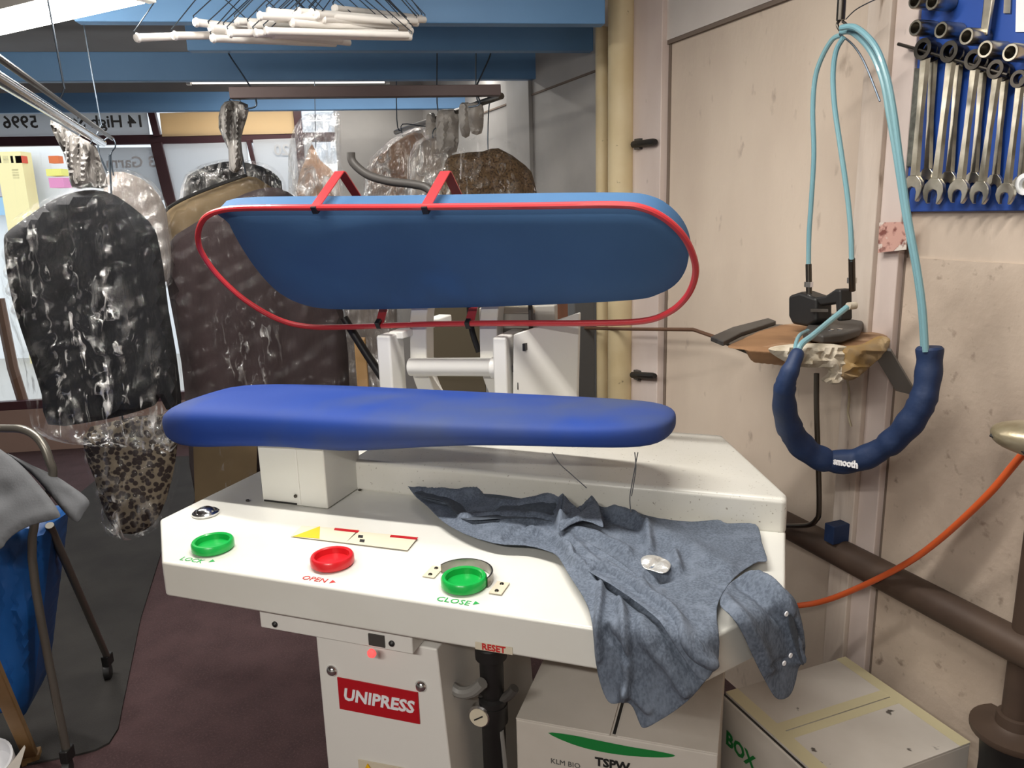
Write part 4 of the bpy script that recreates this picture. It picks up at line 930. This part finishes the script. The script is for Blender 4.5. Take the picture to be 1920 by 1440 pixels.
# right hand rail along the wall, with bagged garments
sa, sb_ = onz(940, 180, 1.95), onz(742, 248, 1.95)
gr_ = thing('garment_rail', 'steel garment rail behind the press running back along the right wall', 'rail', sa.lerp(sb_, .5))
G().tube([sa, sb_], .012, 12).build('bar', 'darksteel', gr_)
for k in (.12, .45, .9):
    q = sa.lerp(sb_, k); G().tube(spline([q, q + V((-.03, 0, .05)), V((q.x, q.y, 2.5))], 5), .003, 6).build('hanging_wire', 'wire', gr_)
cg = [
 ('tweed_coat', 'brown tweed coat under clear plastic behind the right of the press head', 'coat', [(830, 320), (850, 290), (905, 284), (935, 278), (985, 310), (1003, 345), (1010, 460), (900, 500), (820, 460)], (920, 340, 3.05), 'tweed', [(770, 330), (820, 285), (870, 262), (905, 254), (950, 262), (1000, 292), (1025, 330), (1030, 470), (900, 510), (770, 470)]),
 ('cream_dress', 'cream and pink dress in thin plastic, in the middle of the right rail', 'dress', [(690, 320), (720, 285), (760, 255), (790, 250), (810, 290), (815, 380), (760, 440), (700, 420)], (750, 330, 3.7), 'peach', [(682, 325), (712, 280), (758, 246), (800, 240), (826, 285), (830, 390), (760, 450), (690, 430)]),
 ('lace_dress', 'pale lace dress in puffed plastic hanging near the window pier', 'dress', [(572, 300), (585, 270), (600, 300), (632, 330), (636, 380), (600, 430), (560, 420), (556, 350)], (600, 320, 4.4), 'peach', [(560, 225), (580, 212), (620, 211), (638, 214), (640, 300), (646, 380), (610, 440), (548, 430), (540, 330), (544, 262)]),
 ('grey_dress', 'grey bagged dress beside the cream dress on the right rail', 'dress', [(770, 300), (800, 262), (835, 262), (850, 300), (850, 400), (780, 430)], (810, 320, 3.4), 'cream', [(764, 300), (796, 255), (838, 254), (858, 300), (858, 410), (778, 440)]),
]
for nm, lb2, ct, ol, an, mm, bg2 in cg:
    t, pp, _ = garment(nm, lb2, ct, ol, an, mm, .06, 10, vf(.015, len(nm)), bag=bg2, bagm='film_' if nm == 'tweed_coat' else 'film4')
    xc = sum(p[0] for p in ol) / len(ol); yt = min(p[1] for p in ol)
    ax2 = an[0]; n2 = WT; 
    tt = pp(an[0], an[1]); k = 0
    q = sa.lerp(sb_, max(0, min(1, (tt.y - sa.y) / (sb_.y - sa.y)))) if nm != 'lace_dress' else V((pp(600, 212).x, pp(600, 212).y, 2.485))
    G().tube(spline([pp(xc, yt + 6), pp(xc, yt) + Z * .04, q - Z * .02, q + V((.012, 0, .01))], 4), .0025, 6).build('hanger_hook', 'wire', t)
garment('grey_coat', 'long grey bagged garment low behind the left end of the press head', 'coat', [(655, 520), (700, 500), (738, 530), (745, 640), (740, 800), (650, 800), (640, 640)], (700, 640, 3.1), 'greybrown', .05, 14, vf(.02, 71), bag=[(645, 515), (700, 490), (748, 525), (755, 640), (748, 806), (640, 806), (632, 640)], bagm='film3')
# white ticketed bag tops gathered on the rail
bags = [(800, 212, 816, 280, 3.55, 'narrow white plastic bag top, farthest of the four on the right rail'), (820, 205, 858, 285, 3.35, 'wide white plastic bag top, second farthest on the right rail'), (862, 192, 882, 255, 3.2, 'white plastic bag top, second nearest on the right rail'), (880, 192, 905, 250, 3.1, 'white plastic bag top, nearest on the right rail')]
for x0, y0, x1, y1, Y, lab in bags:
    n_ = WT; D = n_.dot(ony((x0 + x1) / 2, y0, Y)); pl__ = lambda a, b: onp(a, b, n_, D)
    o = pillow(spline2([(x0, y0 + 4), ((x0 + x1) / 2, y0), (x1, y0 + 3), (x1 + 2, (y0 + y1) / 2), (x1 - 2, y1), (x0 + 4, y1), (x0 - 2, (y0 + y1) / 2)], 2), pl__, n_, 5, rnd(12, .02), rnd(12, .02), lambda a, b, d: fade(d, 5) * wav(a, b, .2, .03, .012, 3)).build('plastic_bag', mat('cloudy_plastic', 'cbc5bd', .4, col2='a19a93', scale=20))
    tag(o, lab, 'bag', 'bag tops on the right rail')

# white tubed wire hangers hanging in a bundle at the top
hrz = 2.205
hp0, hp1 = V((-1.02, 1.72, hrz)), V((-.2, 2.15, hrz))
hgr = thing('hanger_rail', 'thin steel rail above the picture holding the white tubed hangers', 'rail', hp0.lerp(hp1, .5))
G().tube([hp0 + V((.25, -.1, 0)), hp1], .008, 10).build('bar', 'darksteel', hgr)
for k in (.2, .8): q = (hp0 + V((.25, -.1, 0))).lerp(hp1, k); G().tube([q, V((q.x, q.y, 2.5))], .004, 8).build('hanger_rod', 'black', hgr)
def tube_hanger():
    t = thing('trouser_hanger', '-', 'hanger', V((0, 0, 0)), 'white tubed wire hangers in the bundle')
    G().lathe(V((-.2, 0, -.17)), (1, 0, 0), [(.004, -.006), (.009, -.005), (.0115, 0), (.009, .006), (.009, .4), (.005, .4), (.005, .39)], 14).build('card_tube', 'tubewhite', t)
    G().tube(spline([V((-.197, 0, -.17)), V((-.205, 0, -.158)), V((-.19, 0, -.145)), V((-.06, 0, -.05)), V((-.006, 0, -.035)), V((0, 0, -.02)), V((.002, 0, .0)), V((.015, 0, .02)), V((.002, 0, .03)), V((-.012, 0, .018))], 4), .0014, 5).build('wire', 'wire', t)
    G().tube(spline([V((.197, 0, -.17)), V((.205, 0, -.158)), V((.19, 0, -.145)), V((.06, 0, -.05)), V((.006, 0, -.035)), V((0, 0, -.02))], 4), .0014, 5).build('wire', 'wire', t)
    return t
# left tube end in the photo, right end, distance
hl = [((258, 71), (480, 62), 1.95), ((328, 67), (560, 66), 1.98), ((368, 42), (610, 70), 2.0), ((396, 52), (640, 75), 2.02), ((400, 72), (628, 82), 2.02), ((424, 55), (655, 80), 2.05), ((432, 62), (690, 62), 2.0), ((445, 40), (700, 52), 2.05),
      ((480, 62), (745, 62), 2.02), ((470, 48), (720, 52), 2.05), ((488, 30), (735, 40), 2.0), ((500, 58), (765, 66), 2.02), ((512, 65), (770, 70), 2.05), ((505, 22), (760, 42), 2.03), ((520, 35), (765, 50), 2.05), ((538, 28), (768, 52), 2.06),
      ((548, 42), (772, 58), 2.06), ((560, 22), (780, 40), 2.08), ((566, 48), (770, 64), 2.1), ((584, 24), (782, 44), 2.1), ((594, 28), (784, 38), 2.1), ((606, 36), (796, 37), 2.12), ((628, 16), (790, 34), 2.2)]
h0 = tube_hanger()
for i, (a, b, Y) in enumerate(hl):
    pa = ony(*a, Y); pb = ony(*b, Y); L = .4; 
    # slide the far end along its sight line until the tube is its true length
    lo_, hi_ = Y, Y + .45
    for _ in range(30):
        mid = (lo_ + hi_) / 2; 
        if (ony(*b, mid) - pa).length < L: lo_ = mid
        else: hi_ = mid
    pb = ony(*b, lo_); x_ = (pb - pa).normalized(); y_ = Z.cross(x_).normalized(); z_ = x_.cross(y_)
    o = h0 if i == 0 else copy_tree(h0)
    c = pa + x_ * .2 + z_ * .17
    o.matrix_world = Matrix.Translation(c) @ Matrix((x_, y_, z_)).transposed().to_4x4()
    o['label'] = 'white tubed wire hanger in the bundle hanging at the top of the picture'
h0['label'] = 'leftmost white tubed wire hanger, apart from the bundle at the top'
cx_ = [o for o in C.objects if o.name.startswith('trouser_hanger')]
cx_[1]['label'] = 'second white tubed wire hanger from the left at the top of the picture'
cx_[-1]['label'] = 'white tubed wire hanger at the top right end of the bundle'

# ------------------------------------------------------------------ shirt lying over the press table
ca, cb_ = .123, .165; cl = math.hypot(ca, cb_)
CN = (A * cb_ - B * ca) / cl; CD = CN.dot(mp(1.022, 0, 0))
def drape(x, y, gap=.01):
    """first point of the sight line on the table's top or on its hanging faces, held a little off"""
    d = ray(x, y); best = None
    for n_, D in ((Z, ZT + .006 + gap), (-B, -B.dot(O) + gap), (CN, CD + gap), (A, A.dot(mp(1.145, 0, 0)) + gap)):
        den = n_.dot(d)
        if den < -1e-6:
            t = (D - n_.dot(CAM)) / den
            if best is None or t > best[0]: best = (t, n_)
    return CAM + d * best[0], best[1]
def c3(pts): return [(760 + x * .4167, 860 + y * .4167) for x, y in pts]
def cloth(outline, ridges, step, gap, name, m, par=None, wav_h=.004, th=.0022, extra=None, n=2):
    ol = spline2(c3(outline), n); pts, tris, dd = cdt(ol, step); g = G(); ps = []
    rg = [(c3(p), w_ * .4167, h) for p, w_, h in ridges]
    nb = {}
    for t in tris:
        for i in range(3): nb.setdefault(t[i], set()).update((t[(i + 1) % 3], t[(i + 2) % 3]))
    nr = []
    for (x, y), d in zip(pts, dd):
        p, n_ = drape(x, y, gap); ps.append(p); nr.append(n_.copy())
    for _ in range(3):                              # round the bends over the table edge
        q2 = [sum((ps[j] for j in nb[i]), V((0, 0, 0))) / len(nb[i]) if dd[i] > 0 else ps[i] for i in range(len(ps))]
        n2 = [sum((nr[j] for j in nb[i]), nr[i].copy()).normalized() for i in range(len(ps))]
        ps = [a * .5 + b * .5 for a, b in zip(ps, q2)]; nr = n2
    for i, ((x, y), d) in enumerate(zip(pts, dd)):
        h = wav(x, y, .018, .018, wav_h, 2) + wav(x, y, .06, .05, wav_h * .4, 5)
        for pl_, w_, hh in rg: h += 1.7 * hh * math.exp(-(seg_d(x, y, pl_) / w_) ** 2)
        if extra: h += extra(x, y)
        e = fade(d, 10)
        ps[i] = ps[i] + nr[i] * max(h * (.3 + .7 * e) + .012, 0)
    g.add(ps, tris)
    return g.build(name, m, par, smooth=180, solid=th, sub=1)
sh = thing('shirt', 'grey blue chambray shirt thrown across the right end of the press table', 'shirt', onz(1200, 1060, ZT + .01))
body = [(0, 130), (20, 158), (100, 156), (215, 155), (280, 132), (340, 140), (430, 165), (520, 165), (640, 162), (740, 180), (860, 212), (950, 242), (1050, 270), (1130, 290), (1290, 310), (1410, 296), (1440, 318), (1580, 314), (1600, 400), (1632, 490), (1590, 490), (1540, 518), (1480, 565), (1430, 630), (1400, 700), (1392, 800), (1378, 890), (1335, 990), (1250, 1090), (1160, 1150), (1090, 1190), (1062, 1180), (1030, 1095), (990, 1070), (970, 1078), (920, 1080), (880, 980), (862, 880), (850, 760), (800, 650), (740, 560), (690, 468), (640, 442), (540, 417), (430, 415), (300, 380), (170, 310), (100, 235), (40, 190)]
ridges = [
 ([(870, 560), (1000, 645), (1150, 755), (1330, 968)], 22, -.016), ([(900, 530), (1030, 610), (1190, 730), (1350, 900)], 30, .012),
 ([(690, 400), (770, 500), (880, 560)], 26, .018), ([(760, 480), (830, 535), (885, 565)], 10, -.016),
 ([(880, 600), (870, 760), (880, 880)], 16, .010), ([(915, 770), (990, 850), (1000, 870)], 16, -.014), ([(960, 690), (1005, 800), (1010, 960), (990, 1060)], 20, .012),
 ([(1000, 1000), (1100, 1100)], 26, .008), ([(1060, 760), (1180, 900), (1280, 1040)], 30, .008),
 ([(715, 200), (700, 290), (690, 360)], 16, .016), ([(865, 215), (790, 285), (700, 350)], 16, .018), ([(735, 215), (780, 255)], 16, -.016),
 ([(900, 280), (980, 310), (1060, 335)], 16, -.014), ([(940, 262), (1030, 290), (1085, 350), (1100, 440)], 22, .012),
 ([(60, 185), (130, 205), (195, 222)], 9, -.010), ([(20, 165), (130, 190), (230, 200), (330, 180)], 18, .014),
 ([(250, 300), (400, 295), (560, 290), (680, 320)], 16, .012), ([(540, 272), (615, 250)], 14, -.014), ([(300, 310), (420, 302)], 9, -.010), ([(430, 245), (560, 235), (680, 210)], 22, .012),
 ([(450, 345), (590, 350), (660, 380)], 12, .010), ([(450, 385), (520, 350), (580, 320)], 9, -.010), ([(540, 395), (600, 355)], 9, -.010),
 ([(700, 400), (900, 470), (1000, 500)], 26, -.010), ([(720, 360), (850, 380), (1000, 460)], 26, .010), ([(1150, 570), (1200, 560)], 18, -.006),
 ([(1100, 340), (1300, 440), (1450, 520)], 50, .006), ([(1050, 640), (1100, 620), (1150, 640)], 20, .006), ([(1060, 560), (1230, 530), (1210, 470)], 20, .012),
]
cloth(body, [(a, b * .8, c) for a, b, c in ridges], 6, .006, 'shirt_body', 'chambray', sh)
def off_line(pl_, h, w_):
    q = c3(pl_); return lambda x, y: -h * min(1, seg_d(x, y, q) / w_)
ed = [(690, 362), (760, 478), (830, 540), (885, 572), (1000, 648), (1150, 760), (1260, 885), (1335, 988)]
cloth(ed + [(1378, 900), (1280, 760), (1180, 640), (1050, 540), (930, 450), (800, 380), (740, 340)], [([(740, 370), (880, 490), (1030, 590), (1190, 710), (1340, 880)], 20, .007)], 6, .016, 'front_placket', 'chambray', sh, wav_h=.002, extra=off_line(ed, .022, 50))
ed2 = [(100, 200), (195, 224), (250, 300), (400, 296), (560, 290), (690, 312)]
cloth([(30, 168), (100, 160), (215, 160), (330, 160), (430, 172), (520, 172), (640, 170), (712, 200)] + ed2[::-1], [([(540, 272), (615, 250)], 12, -.012), ([(430, 235), (560, 225), (680, 215)], 18, .008)], 6, .016, 'sleeve_flap', 'chambray_in', sh, wav_h=.003, extra=off_line(ed2, .018, 40))
sleeve = [(1478, 562), (1560, 552), (1640, 575), (1720, 625), (1746, 680), (1766, 790), (1768, 905), (1745, 900), (1735, 960), (1715, 1030), (1690, 1060), (1640, 1066), (1600, 1000), (1560, 930), (1500, 800), (1450, 730), (1410, 690), (1432, 630)]
cloth(sleeve, [([(1480, 570), (1580, 640), (1640, 700)], 18, -.012), ([(1540, 560), (1640, 620), (1700, 700), (1740, 880)], 26, .014), ([(1690, 690), (1720, 770), (1750, 880)], 8, -.016), ([(1600, 905), (1680, 890)], 7, -.006), ([(1430, 660), (1540, 780), (1600, 920)], 26, .008)], 7, .014, 'sleeve', 'chambray', sh)
cuff = [(1690, 690), (1712, 690), (1740, 780), (1766, 905), (1752, 908), (1722, 830), (1700, 760)]
cloth(cuff, [], 6, .030, 'cuff_opening', 'chambray_in', sh, wav_h=.001)
for x, y in ((1713, 698), (1732, 885), (1703, 920)):
    (px_, py_), = c3([(x, y)]); p, n_ = drape(px_, py_, .045); G().lathe(p, n_, [(.0042, 0), (.0042, .0015), (.0034, .002), (0, .0014)], 14).build('shirt_button', 'whiteprint', sh)
# collar points
for o_, r_ in (([(715, 195), (735, 215), (800, 270), (760, 310), (692, 362), (700, 290)], [([(715, 200), (695, 350)], 14, .008)]), ([(862, 212), (885, 300), (890, 340), (800, 300), (690, 366), (730, 320), (800, 268)], [([(860, 220), (700, 350)], 14, .010)])):
    cloth(o_, r_, 6, .028, 'collar', 'chambray', sh, wav_h=.002)
fq = [(1058, 478), (1100, 462), (1160, 472), (1195, 500), (1185, 535), (1150, 545), (1110, 530), (1070, 520)]
o = cloth(fq, [([(1075, 490), (1150, 500), (1190, 520)], 14, .004), ([(1100, 515), (1160, 480)], 9, -.004)], 4, .022, 'foil_wrapper', 'foil', wav_h=.004)
tag(o, 'small crumpled silver foil wrapper lying on the chambray shirt', 'wrapper')

# ------------------------------------------------------------------ laundry trolley at lower left
lt = thing('laundry_trolley', 'grey tube laundry trolley on castors with a blue fabric bag', 'trolley', V((-1.45, 2.0, 0)))
ca_ = onz(128, 1425, .05); 
tp = [ony(x, y, Y) for x, y, Y in ((-120, 800, 2.05), (0, 803, 2.0), (45, 806, 1.97), (75, 826, 1.95), (92, 862, 1.94), (97, 905, 1.94))]
pz = tp[-1].z; 
G().tube(spline(tp + [V((ca_.x, ca_.y, pz - .2)), V((ca_.x, ca_.y, .075))], 6), .011, 12).build('frame_tube', 'tubegrey', lt)
c2_ = onz(203, 1246, .05); q = V((ca_.x, ca_.y, .0)) ; s0 = ony(93, 985, 1.97)
G().tube([s0, s0.lerp(c2_ + Z * .03, .75), c2_ + Z * .03], .011, 12).build('strut', 'tubegrey', lt)
def castor(c, par):
    k = G().box(c + Z * .02, V((.012, 0, 0)), V((0, .02, 0)), Z * .02).build('castor', 'black', par, bevel=.004)
    G().lathe(c + V((-.012, -.012, -.022)), V((1, .3, 0)), [(.018, 0), (.027, .003), (.027, .021), (.018, .024), (0, .024)], 20).build('wheel', 'black', k)
castor(V((ca_.x, ca_.y, .05)), lt); castor(V((c2_.x, c2_.y, .05)), lt)
lf = V((-2.15, 2.05, .05)); G().tube([V((lf.x, lf.y, .08)), V((lf.x, lf.y, pz))], .011, 12).build('frame_tube', 'tubegrey', lt); castor(lf, lt)
G().tube([V((lf.x, lf.y, pz - .02)), tp[0]], .011, 12).build('frame_tube', 'tubegrey', lt)
bn = V((.15, -1, 0)).normalized(); bD = bn.dot(ony(40, 1150, 1.96))
g = pillow(spline2([(-160, 1000), (-20, 985), (60, 975), (92, 985), (95, 1020), (86, 1100), (74, 1200), (64, 1290), (56, 1318), (44, 1342), (20, 1330), (-60, 1350), (-160, 1340)], 3), lambda x, y: onp(x, y, bn, bD), bn, 12, rnd(30, .05), rnd(30, .2), lambda x, y, d: fade(d, 20) * (wav(x, y, .06, .008, .03, 4)))
g.build('bag', 'bluebag', lt)
cn = V((.2, -.85, .5)).normalized(); 
def cloth2(name, label, ol, p, m, th, nn, seed, par=None):
    n_ = nn.normalized(); D = n_.dot(p)
    g = pillow(spline2(ol, 3), lambda x, y: onp(x, y, n_, D), n_, 7, rnd(14, th), rnd(14, th), lambda x, y, d: fade(d, 40) * (wav(x, y, .02, .02, .014, seed) + .002 * math.sin(x * .05 + y * .12)))
    return g.build(name, m, par, sub=1)
tag(cloth2('folded_cloth', '', [(-80, 800), (0, 842), (40, 872), (70, 905), (95, 935), (112, 962), (108, 972), (60, 985), (30, 1000), (12, 1016), (0, 1030), (-60, 1040)], ony(60, 930, 1.86), 'greycloth', .012, V((.15, -.8, .6)), 3), 'grey cloth thrown over the laundry trolley', 'cloth')
tag(cloth2('folded_cloth', '', [(10, 848), (60, 872), (100, 890), (125, 905), (168, 938), (158, 962), (146, 980), (125, 966), (95, 930), (60, 890)], ony(90, 910, 1.925), 'greycloth', .014, V((.3, -.8, .6)), 8), 'rolled grey cloth end sticking out behind the trolley cloth', 'cloth')
sq_ = thing('wooden_stand', 'brown wooden folding stand leg at the lower left corner', 'stand', onz(40, 1400, 0))
l0_, l1_ = ony(-60, 1150, 1.62), onz(60, 1425, .0)
u_ = (l1_ - l0_).normalized(); G().box((l0_ + l1_) / 2 + Z * .012, u_ * (l1_ - l0_).length / 2, V((.016, .006, 0)), u_.cross(V((.016, .006, 0)).normalized()) * .012).build('leg', 'lightwood', sq_, bevel=.003)
q = l1_ + Z * .012; G().box(q, V((.02, .012, 0)), V((-.008, .02, 0)), Z * .012).build('foot', 'lightwood', sq_, bevel=.003)
wb = onz(-25, 1425, .12); tag(G().lathe(wb, V((.2, -.5, 1)), [(.0, -.10), (.05, -.10), (.06, -.04), (.062, 0), (.056, 0), (.05, -.05), (0, -.08)], 28).build('white_bowl', 'whiteprint'), 'white bowl rim at the bottom left corner', 'bowl')
pz0 = [onz(x, y, .10) for x, y in ((6, 1450), (30, 1420), (46, 1398), (48, 1402), (34, 1450))]
tag(G().prism(pz0, Z * .002).build('paper_strip', 'carton'), 'white paper strip beside the bowl at the bottom left corner', 'paper')
